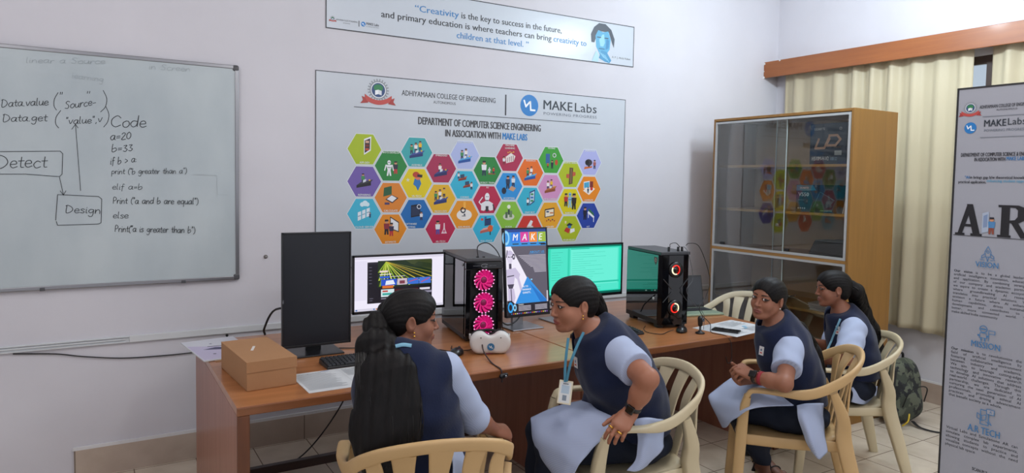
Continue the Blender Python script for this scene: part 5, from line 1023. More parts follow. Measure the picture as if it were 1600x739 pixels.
A = Art((-W-.0032, -Dp+.075, H-.075), (0, -1, 0), (0, 0, 1), base=.0004); A.poly([(0, .04), (.035, .04), (.035, .015), (.018, -.008), (0, .015)], '#5c2a30'); A.ring(.017, .022, .009, .003, '#c9a0a0', 12); A.build('shield_sticker', t)
b = MB(); F0 = -Dp
b.loft([[Vector((-W, F0+.03, z)), Vector((-W+.012, F0+.004, z)), Vector((-.05, F0-(.004 if k else 0), z)), Vector((.05, F0-(.004 if k else 0), z)), Vector((W-.012, F0+.004, z)), Vector((W, F0+.03, z))] for k, z in enumerate((.022, .12, .34, H-.02))], None, True, False); b.build('front_shell', bgloss, t)
for s in (-1, 1):
    for z0, z1 in ((.30, .24), (.16, .22)): MB().tube([(s*.085, F0-.003, z0), (s*.03, F0-.007, z1)], .003, None, 6).build('front_ridge', dgrey, t)
for z in (.355, .125):
    q = MB().lathe([(.034, 0), (.046, 0), (.048, .006), (.03, .004)], (-.005, F0-.0055, z), mat('fan_shroud', '#141416', .35), 30, RX, False).build('ring_fan', parent=t)
    b = MB(); n = 36
    for k in range(n):
        a0, a1 = 2*PI*k/n, 2*PI*(k+1)/n; P = [Vector((-.005+r*math.cos(a), F0-.011-dy, z+r*1.12*math.sin(a))) for a, r, dy in ((a0, .021, 0), (a1, .021, 0), (a1, .029, -.002), (a0, .029, -.002))]
        w = math.cos((a0+a1)/2-(3.9 if z > .2 else .6)); b.add([*P], [(0, 1, 2, 3)], glow('#fff0c4', 1.4) if w > .35 else glow('#ff2a1e', 1.3))
    b.build('light_ring', parent=q)
    MB().lathe([(.0001, .004), (.02, .003), (.021, 0)], (-.005, F0-.0065, z), bgloss, 20, RX).build('hub', parent=q)
for x in (-.075, .075):
    for y in (-.15, .15): MB().box((x, y, .011), (.035, .045, .022), taper=1.1).build('foot', bp, t)
for x in (-.03, .035, .062): MB().span((x-.006, -Dp+.03, H), (x+.006, -Dp+.042, H+.028)).build('plug', bp, t, bevel=.002)
# ---- laptop
t = thing('laptop', 'open pale green laptop behind the red ring computer', 'laptop', (3.468, 3.352, Z), -.22)
MB().span((-.163, -.115, 0), (.163, .115, .015)).build('base', mat('pale_green_metal', '#9fb39b', .4, metal=.4), t, bevel=.004); MB().span((-.145, -.01, .0152), (.145, .09, .0162)).build('keyboard_well', mat('key_black', '#222426', .5), t)
b = MB()
for r_ in range(5):
    for k in range(14): b.box((-.133+.0205*k, .0+.0195*r_, .017), (.0175, .0165, .0025), taper=.9)
o = b.build('keys', dgrey, t); MB().span((-.045, -.09, .0152), (.045, -.03, .0158)).build('touchpad', mat('pad_green', '#93a790', .35), t)
R = Matrix.Rotation(-.22, 3, 'X'); MB().box(Vector((0, .118, .013))+R @ Vector((0, 0, .112)), (.322, .007, .222), R=R).build('lid', bp, t, bevel=.003); MB().box(Vector((0, .118, .013))+R @ Vector((0, -.0038, .115)), (.304, .001, .195), R=R).build('screen', mat('laptop_screen', '#33363a', .2), t)
# ---- webcam
t = thing('webcam', 'small black webcam on a round foot beside the phone', 'webcam', (3.03, 2.872, Z), .3)
MB().lathe([(.0001, 0), (.027, 0), (.027, .006), (.012, .012), (.006, .02), (.006, .05), (.0001, .05)], m=bp, n=24).build('foot', parent=t); s = Sdf(); s.limb((0, 0, .052), (0, 0, .088), .013, .016, .01); v, F = s.mesh(.003); np_mesh('camera_body', v, F, bp, t)
MB().lathe([(.011, 0), (.011, .006), (.008, .007), (.007, .003), (.0001, .003)], (0, -.014, .082), mat('lens_glass', '#3b4250', .1), 20, RX).build('lens', parent=t)
# ---- white headset, standing on its top edge
t = thing('vr_headset', 'white virtual reality headset with a blue round mark beside the pink fan computer', 'headset', (1.712, 3.03, Z), -.42)
s = Sdf(); 
for x in (-.05, .05): s.ell((x, 0, .058), (.050, .045, .052), k=.03)
s.limb((-.055, -.012, .04), (.055, -.012, .04), .036, .036, .03); s.limb((-.06, -.005, .07), (.06, -.005, .07), .030, .030, .03); s.ell((0, .02, .125), (.030, .08, .034), k=.02, op='-'); s.half((0, 0, .001), (0, 0, 1), .004); s.half((0, .03, 0), (0, -1, 0), .006); s.half((0, -.036, 0), (0, 1, 0), .012)
v, F = s.mesh(.004); np_mesh('visor', v, F, mat('headset_white', '#d0cfcc', .35, spec=.5), t, smooth_it=3)
s = Sdf()
for x in (-.05, .05): s.ell((x, .045, .060), (.047, .035, .052), k=.02)
s.limb((-.06, .04, .06), (.06, .04, .06), .03, .03, .03); s.ell((0, .05, .130), (.026, .09, .042), k=.02, op='-'); s.half((0, 0, .002), (0, 0, 1), .004); s.half((0, .024, 0), (0, 1, 0), .004); s.half((0, .066, 0), (0, -1, 0), .004)
v, F = s.mesh(.004); np_mesh('face_padding', v, F, mat('padding_black', '#1b1b1d', .8), t, smooth_it=3)
for q in (-1, 1): MB().sweep(crom([(q*.096, .01, .07), (q*.102, .05, .075), (q*.09, .11, .06), (q*.04, .145, .03)], 5), (.006, .026), (0, 0, 1), mat('strap_white', '#c4c3c0', .5)).build('side_strap', parent=t); MB().lathe([(.0001, .001), (.003, .001), (.003, -.001), (.0001, -.001)], (q*.05, -.036, .085), bp, 10, RX).build('camera_dot', parent=t)
MB().tube(crom([(-.09, .12, .05), (-.04, .15, .08), (.04, .15, .08), (.09, .12, .05)], 5), .008, mat('padding_black', '#1b1b1d', .8)).build('head_strap', parent=t)
A = Art((0, -.0385, .040), (1, 0, 0), (0, 0, 1), base=.001); A.disc(0, 0, .0185, '#2f6f9c'); A.line([(-.009, .006), (-.003, -.004), (.002, .005), (.004, -.006), (.010, -.006)], .003, '#d8dde0'); A.build('round_mark', t)
# ---- cables on and around the desks
def cable(label, pts, r=.0028, m=None, name='cable'): return tag(MB().tube(crom(pts, 6), r, m or blackc, 6).build(name), label, 'cable')
zz = Z+.003
cable('black cable arching up behind the switched-off portrait monitor', [(.80, 3.93, zz), (.795, 3.92, .79), (.84, 3.85, .90), (.93, 3.60, .93), (.95, 3.48, .93)], .006)
cable('black cable lying between the dark portrait monitor and the keyboard', [(1.06, 3.46, zz), (1.16, 3.42, zz), (1.28, 3.44, zz), (1.38, 3.52, zz)])
cable('black lead of the mouse beside the headset', [(1.535, 3.125, zz+.004), (1.50, 3.20, zz), (1.40, 3.24, zz), (1.36, 3.36, zz), (1.42, 3.47, zz)])
cable('black lead running from the headset to the pink fan computer', [(1.655, 3.075, zz+.02), (1.63, 3.12, zz), (1.57, 3.17, zz), (1.60, 3.24, zz)], .0024)
cable('black lead hanging over the front desk edge below the headset', [(1.66, 3.02, zz+.05), (1.645, 2.97, zz+.02), (1.62, 2.85, zz), (1.605, 2.745, zz), (1.602, 2.722, .735), (1.603, 2.72, .69)], .0035, mat('brown_lead', '#3a2a2a', .6))
t = thing('cable_clip', 'small black clip at the end of the lead on the front desk edge', 'clip', (1.606, 2.722, .722)); s = Sdf(); s.limb((-.012, -.012, 0), (.012, -.012, .004), .012, .010, .01); v, F = s.mesh(.004); np_mesh('clip_body', v, F, bp, t); MB().lathe([(.0001, -.001), (.005, -.001), (.005, .001), (.0001, .001)], (.004, -.026, .002), silver, 10, RX).build('rivet', parent=t)
cable('black cable looping from the top of the pink fan computer down its right side', [(1.775, 3.29, 1.205), (1.78, 3.30, 1.262), (1.84, 3.29, 1.275), (1.90, 3.27, 1.20), (1.935, 3.30, 1.05), (1.955, 3.33, .92), (1.975, 3.36, .80), (2.02, 3.42, zz)], .003)
cable('black cable hanging beside the portrait robot monitor', [(2.03, 3.60, 1.03), (1.99, 3.52, .98), (1.985, 3.50, .90), (2.02, 3.49, .86), (2.03, 3.52, .78), (2.08, 3.62, zz+.002)], .004)
cable('thick black cable under the portrait robot monitor', [(1.99, 3.46, .93), (1.98, 3.42, .84), (2.03, 3.40, .79), (2.12, 3.44, .80), (2.22, 3.53, .84)], .0045)
cable('black cable between the robot monitor and the turquoise monitor', [(2.33, 3.62, .80), (2.42, 3.70, .765), (2.54, 3.72, .78), (2.62, 3.64, .83)], .005)
cable('black cable drooping under the turquoise monitor', [(2.72, 3.62, .86), (2.80, 3.60, .80), (2.84, 3.58, zz), (2.90, 3.62, zz)], .004)
cable('thin black lead of the mouse near the red ring computer', [(2.93, 2.985, zz+.006), (2.88, 2.98, zz), (2.80, 2.95, zz), (2.76, 3.02, zz), (2.80, 3.10, zz), (2.84, 3.13, zz+.01)], .0022)
cable('thin black lead curving from the top of the red ring computer to the webcam', [(3.10, 3.075, 1.24), (3.11, 3.06, 1.255), (3.17, 3.04, 1.24), (3.22, 3.02, 1.13), (3.235, 3.0, 1.02), (3.18, 2.98, .93), (3.10, 2.95, .89), (3.10, 2.93, .84), (3.13, 2.89, .79), (3.10, 2.85, zz), (3.11, 2.76, zz), (3.115, 2.718, .72), (3.12, 2.712, .62), (3.09, 2.71, .60), (3.07, 2.71, .64)], .0022)
cable('short black lead bridging two plugs on top of the red ring computer', [(2.988, 3.095, 1.232), (2.985, 3.09, 1.252), (3.02, 3.08, 1.258), (3.055, 3.08, 1.232)], .0022)
cable('thin black lead hanging down the front of the red ring computer', [(3.085, 3.078, 1.235), (3.075, 3.03, 1.20), (3.10, 3.01, 1.05), (3.04, 3.0, .98), (3.09, 2.99, .90), (3.16, 2.97, .83), (3.12, 2.93, zz)], .0016, mat('grey_lead', '#55585c', .5))
cable('black cable running from under the left desk across the floor tiles', [(1.16, 3.30, .71), (1.15, 3.45, .60), (1.12, 3.62, .38), (1.02, 3.75, .16), (.92, 3.86, .03), (.78, 3.92, .006), (.60, 3.92, .006), (.40, 3.96, .006), (.2, 4.05, .006), (-.1, 4.08, .006)], .0042)
# ------------------------------------------------------------------ people
def unit(v): v = np.array(v, float); return v/np.linalg.norm(v)
def tone_mat(name, rough, spec=.4, subs=0, bump=0, sheen=0):
    m = mat(name, '#808080', rough, spec=spec, bump=bump, bscale=140, subs=subs, sheen=sheen); nt = m.node_tree
    a = nt.nodes.new('ShaderNodeAttribute'); a.attribute_name = 'tone'; nt.links.new(a.outputs['Color'], nt.nodes['Principled BSDF'].inputs['Base Color']); return m
skin_m = tone_mat('skin', .48, .4, subs=.12)
def stripe_mat(name, c1, c2, sc):
    m = mat(name, c1, .75, spec=.2); nt = m.node_tree; b = nt.nodes['Principled BSDF']; tc = nt.nodes.new('ShaderNodeTexCoord'); w = nt.nodes.new('ShaderNodeTexWave'); w.inputs['Scale'].default_value = sc; w.bands_direction = 'DIAGONAL'
    nt.links.new(tc.outputs['Object'], w.inputs['Vector']); r = nt.nodes.new('ShaderNodeValToRGB'); r.color_ramp.elements[0].position = .25; r.color_ramp.elements[1].position = .65; r.color_ramp.elements[0].color = lin(c2); r.color_ramp.elements[1].color = lin(c1)
    nt.links.new(w.outputs['Fac'], r.inputs[0]); nt.links.new(r.outputs[0], b.inputs['Base Color']); return m
kurta_m = stripe_mat('striped_cotton', '#a9b4cd', '#9da9c6', 75); shirt_m = stripe_mat('striped_shirt', '#aab5cd', '#9eaac6', 95)
vest_m = mat('navy_cloth', '#18213c', .85, spec=.15, noise=.15, nscale=18, bump=.2, bscale=160, sheen=.15); trouser_m = mat('dark_trouser_cloth', '#1c2230', .85, spec=.2, bump=.15, bscale=90)
lanyard_m = mat('lanyard_teal', '#3f7d96', .6); gold = mat('gold', '#d8a64a', .25, metal=.9)
def hair_mat(name, sc):
    m = mat(name, '#0b0909', .55, spec=.22); nt = m.node_tree; b = nt.nodes['Principled BSDF']; tc = nt.nodes.new('ShaderNodeTexCoord'); mp = nt.nodes.new('ShaderNodeMapping'); mp.inputs['Scale'].default_value = sc; n = nt.nodes.new('ShaderNodeTexNoise'); n.inputs['Scale'].default_value = 1; n.inputs['Detail'].default_value = 4; n.inputs['Distortion'].default_value = .4
    nt.links.new(tc.outputs['Object'], mp.inputs[0]); nt.links.new(mp.outputs[0], n.inputs['Vector']); bp_ = nt.nodes.new('ShaderNodeBump'); bp_.inputs['Strength'].default_value = .45 if sc[2] < 20 else .16; bp_.inputs['Distance'].default_value = .006; nt.links.new(n.outputs['Fac'], bp_.inputs['Height']); nt.links.new(bp_.outputs[0], b.inputs['Normal'])
    r = nt.nodes.new('ShaderNodeValToRGB'); r.color_ramp.elements[0].position = .35; r.color_ramp.elements[1].position = .75; r.color_ramp.elements[0].color = lin('#070606'); r.color_ramp.elements[1].color = lin('#141010'); nt.links.new(n.outputs['Fac'], r.inputs[0]); nt.links.new(r.outputs[0], b.inputs['Base Color']); return m
hair_m = hair_mat('black_hair', (90, 90, 90)); tail_m = hair_mat('black_tail_hair', (60, 60, 9))
strand_m = mat('hair_strand', '#0e0b0a', .38, spec=.4)
class Head:
    def __init__(s, c, f, up=(0, 0, 1), k=1.0):
        s.c = np.array(c, float); s.f = unit(f); s.r = unit(np.cross(s.f, up)); s.u = np.cross(s.r, s.f); s.k = k; s.R = np.stack([s.r, s.f, s.u], 1)
    def __call__(s, x, y, z): return s.c+s.k*(s.R @ np.array([x, y, z], float))
    def loc(s, P): return ((np.asarray(P)-s.c) @ s.R)/s.k
    def e(s, S, c, r, k=.02, op='+', rot=None): S.ell(s(*c), np.array(r)*s.k, s.R if rot is None else s.R @ rot, k*s.k, op)
    def l(s, S, a, b, ra, rb, k=.02, op='+'): S.limb(s(*a), s(*b), ra*s.k, rb*s.k, k*s.k, op)
def rotx(a): c, s = math.cos(a), math.sin(a); return np.array([[1, 0, 0], [0, c, -s], [0, s, c]])
def rotz(a): c, s = math.cos(a), math.sin(a); return np.array([[c, -s, 0], [s, c, 0], [0, 0, 1]])
EX, EY, EZ = .0315, .0735, .006
def head_shape(S, H, fat=0.0):
    H.e(S, (0, -.012, .030), (.072, .090, .076), .02); H.e(S, (0, .028, -.036), (.057+fat, .056, .070), .03)
    H.e(S, (0, .042, .036), (.054, .036, .032), .03)
    for q in (-1, 1):
        H.l(S, (q*.054, -.002, -.040), (q*(.026+fat*.5), .052, -.086), .018+fat*.5, .016, .025); H.e(S, (q*.036, .054, -.030), (.025+fat*.6, .024, .028), .02)
    H.e(S, (0, .064, -.092), (.024, .019, .017), .02); H.l(S, (-.034, .0735, .024), (.034, .0735, .024), .0075, .0075, .016)
    for q in (-1, 1): H.e(S, (q*.032, .096, .004), (.019, .015, .011), .012, '-')
    H.l(S, (0, .081, .014), (0, .097, -.028), .006, .0085, .010); H.e(S, (0, .0985, -.030), (.009, .0085, .008), .006)
    for q in (-1, 1): H.e(S, (q*.0115, .089, -.033), (.0065, .008, .006), .006); H.e(S, (q*.007, .096, -.041), (.0035, .005, .003), .003, '-')
    H.e(S, (0, .078, -.062), (.024, .013, .016), .010); H.e(S, (0, .0860, -.0585), (.0195, .0068, .0050), .004); H.e(S, (0, .0850, -.0675), (.0165, .0072, .0055), .004); H.l(S, (-.020, .0905, -.0630), (.020, .0905, -.0630), .0022, .0022, .003, '-')
    for q in (-1, 1):
        H.e(S, (q*EX, EY, EZ), (.0165, .0150, .0128), .006); H.e(S, (q*EX, EY+.016, EZ), (.0135, .012, .0047), .002, '-')
        H.e(S, (q*.0735, -.010, -.006), (.0085, .019, .030), .006, '+', rotz(-q*.35)); H.e(S, (q*.081, -.006, -.002), (.006, .010, .017), .004, '-', rotz(-q*.35))
def face_tone(H, P, skin, lip, brow='#15100f'):
    q = H.loc(P); x, y, z = q.T; ax = np.abs(x); col = np.tile(np.array(lin(skin)[:3]), (len(P), 1)); L = np.array(lin(lip)[:3]); B = np.array(lin(brow)[:3])
    w = np.clip(1.25-((x/.0235)**2+((z+.0632)/.0105)**2), 0, .35)/.35*(y > .07); col = col*(1-w[:, None])+L*w[:, None]
    zc = .0225+.0045*np.sin(np.clip((ax-.010)/.042, 0, 1)*PI*.8); w = np.clip(1-np.abs(z-zc)/(.0042-.0016*np.clip((ax-.02)/.03, 0, 1)), 0, .6)/.6*((ax > .010) & (ax < .052) & (y > .045)); col = col*(1-w[:, None])+B*w[:, None]
    d = np.sqrt(((ax-EX)/.0150)**2+((z-EZ)/.0070)**2); w = np.clip(1-np.abs(d-.95)/.30, 0, .5)/.5*(y > .062); col = col*(1-w[:, None])+B*w[:, None]; return col
def eyes(H, gaze, parent):
    for q in (-1, 1):
        c = H(q*EX, EY, EZ); g = unit(gaze if gaze is not None else H.f); R = Vector(g).to_track_quat('Z', 'Y').to_matrix(); r = .0132*H.k; b = MB()
        P = lambda a0, a1, n=6: [(max(.00001, r*math.sin(a)), r*math.cos(a)) for a in np.linspace(a0, a1, n)]
        b.lathe(P(.0, .22), c, mat('pupil', '#050404', .1), 20, R, False); b.lathe(P(.22, .60), c, mat('iris', '#2a1710', .12), 20, R, False); b.lathe(P(.60, PI, 12), c, mat('sclera', '#cfcac6', .2), 20, R, False); b.build('eye', parent=parent)
def hand_shape(S, wr, f, n, side, curl=(.4, .5, .5, .55), thumb=(.6, .7, .35), k=1.0, spread=.04):
    """f towards the fingers, n the way the palm faces; side +1 puts the thumb at f x n"""
    f = unit(f); n = unit(np.array(n)-f*np.dot(n, f)); w = np.cross(f, n)*side; wr = np.array(wr, float); out = []
    kn = []
    for i, (o, L0) in enumerate(((.028, .086), (.0095, .090), (-.0095, .086), (-.027, .078))):
        b = wr+(f*L0+w*o)*k; kn.append(b); S.limb(wr+(f*.012+w*o*.55)*k, b, .0125*k, .0105*k, .014*k, flat=n, ratio=.95)
    S.limb(wr+f*.02*k, wr+f*.07*k, .030*k, .034*k, .012*k, flat=n, ratio=.42)
    LEN = ((.042, .025, .020), (.046, .029, .021), (.043, .027, .021), (.034, .021, .018))
    for i in range(4):
        p = kn[i]; a = -.05; d0 = unit(f+w*spread*(1.5-i)); tips = [p]
        for j, L in enumerate(LEN[i]):
            a += curl[i]*(1.0, 1.15, .75)[j]; d = d0*math.cos(a)+n*math.sin(a); q = p+d*L*k; S.limb(p, q, (.0095-.0009*j-.0006*(i == 3))*k, (.0088-.0009*j-.0006*(i == 3))*k, .003*k); p = q; tips.append(p)
        out.append(tips)
    p = wr+(f*.022+w*.020+n*.006)*k; d = unit(f*thumb[0]+w*thumb[1]+n*thumb[2]); S.limb(wr+(f*.02+w*.01)*k, p+d*.012*k, .015*k, .0145*k, .010*k)
    for L, r0, r1 in ((.042, .0140, .0110), (.030, .0108, .0095), (.024, .0094, .0080)): q = p+d*L*k; S.limb(p, q, r0*k, r1*k, .005*k); p = q; d = unit(d+f*.25+n*.10)
    out.append([p]); return out
def arm_shape(S, sh, el, wr, r): S.limb(sh, el, r[0], r[1], .03); S.limb(el, np.array(el)*.55+np.array(wr)*.45, r[1]*.98, r[2], .012); S.limb(np.array(el)*.55+np.array(wr)*.45, wr, r[2], r[3], .02, flat=None)
def sleeve(parent, sh, el, wr, r, frac, name='sleeve', over=.010, ripple=.0025, body=None):
    S = Sdf(); sh, el, wr = [np.array(p, float) for p in (sh, el, wr)]; d1 = unit(el-sh)
    if frac <= 1:
        e = sh+(el-sh)*frac; S.limb(sh, e+d1*.03, r[0]+over, r[0]+(r[1]-r[0])*frac+over*1.3, .02); S.half(e, -d1, .003)
    else:
        e = el+(wr-el)*(frac-1); d2 = unit(wr-el); S.limb(sh, el, r[0]+over, r[1]+over, .02); S.limb(el, e+d2*.03, r[1]+over, r[2]+over*1.4, .02); S.half(e, -d2, .003)
    ax = unit(np.cross(d1, (.3, .2, 1))); S.disp = lambda P: ripple*.6*np.sin((P @ d1.astype(np.float32))*70+3.0*np.sin((P @ ax.astype(np.float32))*24))
    v, F = S.mesh(.005); return np_mesh(name, v, F, shirt_m, parent, smooth_it=2)
def torso(S, lv, fwd, grow=0.0, k=.04):
    fwd = np.array(fwd, float)
    for (c0, w0, d0), (c1, w1, d1) in zip(lv[:-1], lv[1:]):
        ax = unit(np.array(c1)-np.array(c0)); ff = unit(fwd-ax*np.dot(fwd, ax)); S.limb(c0, c1, w0+grow, w1+grow, k, flat=ff, ratio=(d0+d1+2*grow)/(w0+w1+2*grow))
def snap(S, px, py, lift=.003, t0=1.5, t1=4.6):
    """first point of a shape met by the sight line through a photo point, lifted off its surface"""
    ts = np.arange(t0, t1, .004); r = _ray(px, py); P = (CAMP+ts[:, None]*r).astype(np.float32); d = S(P); i = np.nonzero(d < lift)[0]; return CAMP+ts[i[0] if len(i) else np.argmin(d)]*r
def ribbon(parent, name, S, pts, w, m, lift=.005):
    P = crom([snap(S, x, y, lift) for x, y in pts], 4); n = [unit(CAMP-p) for p in P]; b = MB(); b.sweep([tuple(p) for p in P], (w, .0016), [tuple(q) for q in n], m, 8, 6); return b.build(name, parent=parent)
def tag_card(parent, name, S, px, py, w, h, m, lift=.004, art=None, tilt=0, up=(0, 0, 1)):
    c = snap(S, px, py, lift); e = .008; r = _ray(px, py); g = np.array([S((np.array([c])+d).astype(np.float32))[0] for d in np.eye(3)*e])-S(np.array([c], np.float32))[0]; n = unit(g); u = unit(np.array(up)-n*np.dot(up, n)); x = np.cross(u, n)
    R = Matrix([[x[i], -n[i], u[i]] for i in range(3)]); o = MB().box(tuple(c+n*.001), (w, .002, h), R=R).build(name, m, parent)
    if art: A = Art(c+n*.0021-x*w/2-u*h/2, x, u, base=.0004); art(A, w, h); A.build('badge_print', o)
    return c
def build_hair(parent, H, tail, tr, opening=(.066, .074, .082), oc=(0, .083, -.026), tail_flat=None, tail_ratio=1, wave=.004, seed=1, knot=True, fringe=None, strands=0):
    S = Sdf(); H.e(S, (0, -.014, .032), (.0775, .096, .0815), .02); H.e(S, (0, -.046, -.006), (.066, .062, .074), .03); H.e(S, (0, .024, .044), (.067, .064, .060), .03)
    H.e(S, oc, opening, .006, '-')
    for q in (-1, 1): H.e(S, (q*.084, -.006, -.010), (.024, .024, .030), .006, '-')
    H.l(S, (-.1, -.02, -.135), (.1, -.02, -.135), .075, .075, .01, '-')
    Hu, Hr, Hf = [a.astype(np.float32) for a in (H.u, H.r, H.f)]; c0 = H.c.astype(np.float32)
    def dsp(P):
        q = P-c0; a = np.arctan2(q @ Hr, (q @ Hu)+.03); return .0007*np.sin(a*40+2*np.sin(a*9)+(q @ Hf)*20)
    S.disp = dsp; v, F = S.mesh(.0032); o = np_mesh('hair', v, F, hair_m, parent, smooth_it=1)
    if tail is not None:
        T = Sdf(); T.chain(tail, tr, .03, flat=tail_flat, ratio=tail_ratio)
        if knot: T.ell(tail[0], (.026, .026, .026), k=.02)
        ax = (np.array(tail_flat) if tail_flat is not None else np.array([0, 1, 0])); side = unit(np.cross(ax, (0, 0, 1))).astype(np.float32)
        def d2(P):
            s = P @ side; zz = P[:, 2]; return .0012*np.sin(s*150+2.2*np.sin(zz*11+seed))+.0008*np.sin(s*260+3*np.sin(zz*7+2*seed))+wave*np.sin(zz*17+s*10+seed)*.4
        T.disp = d2; v, F = T.mesh(.0036); pt = np_mesh('ponytail', v, F, tail_m, o, smooth_it=3)
        if strands:
            r = np.random.default_rng(seed); b = MB(); P = crom(tail, 6); RR = np.interp(np.linspace(0, 1, len(P)), np.linspace(0, 1, len(tr)), tr); sd = side.astype(float); fw = unit(np.cross(sd, (0, 0, 1)))
            for k in range(strands):
                a = r.uniform(0, 2*PI); n = len(P); i0 = int(r.integers(0, max(1, n//3))) if r.random() < .6 else 0; i1 = n if r.random() < .7 else int(r.integers(n*2//3, n)); m = r.uniform(1.03, 1.17); p0 = r.uniform(0, 6); am = r.uniform(.001, .006) if wave < .02 else .01; pts = []
                for i in range(i0, i1, 3): pts.append(P[i]+sd*(RR[i]*m*math.cos(a)+am*math.sin(i*.35+p0))+fw*(RR[i]*tail_ratio*m*math.sin(a)+am*.5*math.cos(i*.3+p0)))
                if len(pts) > 2: q = crom(pts, 2); w = r.uniform(.0012, .0030); b.tube(q, [w*(1-.6*(j/(len(q)-1))**2) for j in range(len(q))], strand_m, 4)
            so = b.build('loose_strands', parent=o); so['kind'] = 'stuff'
    return o
def watch(parent, el, wr, back, r, name='wrist_watch', face_=True, m=None):
    ax = unit(np.array(wr)-np.array(el)); c = np.array(wr, float)-ax*back; a = unit(np.cross(ax, (0, 0, 1))); b_ = np.cross(ax, a); B = MB(); n = 20
    B.loft([[tuple(c+(a*math.cos(t)+b_*math.sin(t))*rr+ax*z) for t in np.linspace(0, 2*PI, n, endpoint=False)] for rr, z in ((r, -.009), (r+.003, -.009), (r+.003, .009), (r, .009))], m or bp, False); o = B.build(name, parent=parent)
    if face_:
        v = unit(CAMP-c); v = unit(v-ax*np.dot(v, ax)+np.array([0, 0, .35])); v = unit(v-ax*np.dot(v, ax)); s = np.cross(v, ax); R = Matrix([[s[i], ax[i], v[i]] for i in range(3)]); MB().box(tuple(c+v*(r+.005)), (.032, .036, .010), R=R).build('watch_case', bgloss, o, bevel=.004)
    return o
def earring(parent, H, q, m=gold, drop=.012):
    p = H(q*.080, .004, -.036); b = MB(); b.lathe([(.0001, -.0035), (.003, -.002), (.0035, 0), (.003, .002), (.0001, .0035)], tuple(p), m, 12); b.lathe([(.0001, -.004), (.0035, -.002), (.004, 0), (.0035, .002), (.0001, .004)], tuple(p-np.array([0, 0, drop])), m, 12) if drop else None; return b.build('earring', parent=parent)
def body(parent, H, neck, lv, fwd, shs, arms, skin, lip, hands, fat=0, nr=.048):
    S = Sdf(); head_shape(S, H, fat); S.limb(H(0, -.018, -.055), neck, nr*.95, nr*1.1, .03); torso(S, [(c, w-.02, d-.02) for c, w, d in lv[1:]], fwd); S.limb(neck, lv[-1][0], nr*1.1, .08, .05)
    S.limb(shs[0], shs[1], .045, .045, .04); tips = []
    for a in arms: arm_shape(S, *a)
    for h in hands: tips.append(hand_shape(S, *h[0], **h[1]))
    v, F = S.mesh(.0029); np_mesh('body', v, F, skin_m, parent, cols=face_tone(H, v, skin, lip), smooth_it=2); return tips
def vest(parent, lv, fwd, shs, neck, H, arms, vneck=None, hem=None, grow=.014, extra=None, fold=.0022, col_back=True):
    S = Sdf(); torso(S, lv, fwd, grow); sm = (np.array(shs[0])+np.array(shs[1]))/2
    S.limb(np.array(shs[0])*.88+sm*.12, np.array(shs[1])*.88+sm*.12, .057, .057, .04); S.limb(neck, sm, .064, .085, .04); S.limb(np.array(neck)+unit(H(0, -.018, -.055)-np.array(neck))*.05, sm, .052, .075, .02)
    for e in (extra or []): S.ell(e[0], e[1], k=.04)
    if vneck is not None:
        ff = np.array(fwd, float); n0 = np.array(neck)+ff*.050+np.array([0, 0, .025]); n1 = np.array(lv[2][0])+ff*(lv[2][2]+.030)+np.array([0, 0, vneck]); S.limb(n0, n1, .040, .012, .008, '-')
    ax = unit(H(0, -.018, -.055)-np.array(neck)); top = np.array(neck)+ax*.040; S.half(top, -ax, .006)
    if hem is not None: S.half(hem[0], hem[1], .01)
    up = unit(np.array(lv[-1][0])-np.array(lv[0][0])).astype(np.float32); sd = unit(np.cross(up, fwd)).astype(np.float32)
    S.disp = lambda P: fold*np.sin((P @ up)*55+2.0*np.sin((P @ sd)*21))+fold*.6*np.sin((P @ sd)*70+(P @ up)*30)
    v, F = S.mesh(.0055); np_mesh('vest', v, F, vest_m, parent, smooth_it=2); return S
def trousers(parent, hips, knees, ankles, r=(.088, .064, .052, .045), seat=None):
    S = Sdf()
    for h, k_, a in zip(hips, knees, ankles): S.limb(h, k_, r[0], r[1], .04); S.limb(k_, a, r[1]*.96, r[3], .03)
    if seat: S.ell(*seat, k=.05)
    S.disp = lambda P: .003*np.sin(P[:, 2]*48+P[:, 0]*30+2*np.sin(P[:, 1]*25)); v, F = S.mesh(.0075); np_mesh('trousers', v, F, trouser_m, parent, smooth_it=2); return S
def flap(parent, rows, name='kurta', thick=.004, ripple=.002, ks=1): return cloth(name, [[at_d(x, y, d*ks) for x, y, d in r] for r in rows], kurta_m, parent, 8, 8, thick, ripple, 60)
def person(label, base): return thing('person', label, 'person', base)
def kidify(t):
    for o in t.children: o.location = tuple(-x for x in t.location)
SKIN = '#9a664e'; LIP = '#8a4a40'

# -- the one gripping the chair arm
t = person('person leaning forward, white card on a lanyard, gripping the cream chair arm', (2.02, 2.22, 0))
F2 = unit((-.89, .45, 0)); L2 = np.array([-F2[1], F2[0], 0]); H = Head((1.690, 2.300, 1.118), (-.95, .10, -.10), (.03, -.02, 1), 1.0)
sh = at_d(966, 552, 2.79); el = at_d(1012, 592, 2.60); wr = at_d(986, 643, 2.665); shr = np.array([1.89, 2.40, .945]); elr = np.array([2.02, 2.52, .73]); wrr = np.array([1.93, 2.50, .60]); neck = np.array([1.775, 2.285, .985])
lv = [((2.03, 2.275, .50), .175, .145), ((1.975, 2.265, .69), .155, .148), ((1.870, 2.240, .84), .158, .138), ((1.825, 2.255, .925), .150, .095)]
ar = (.054, .042, .038, .027); hf = np.array([-.74, -.22, -.42])
tips = body(t, H, neck, lv, F2, (sh, shr), [(sh, el, wr, ar), (shr, elr, wrr, ar)], SKIN, LIP, [((wr, hf, (.35, .60, -.75), -1), dict(curl=(.55, .60, .64, .68), thumb=(.85, .50, .20), k=.94, spread=.06)), ((wrr, F2, (0, 0, -1), 1), {})], fat=.010, nr=.046)
eyes(H, H.f+H.r*.08, t)
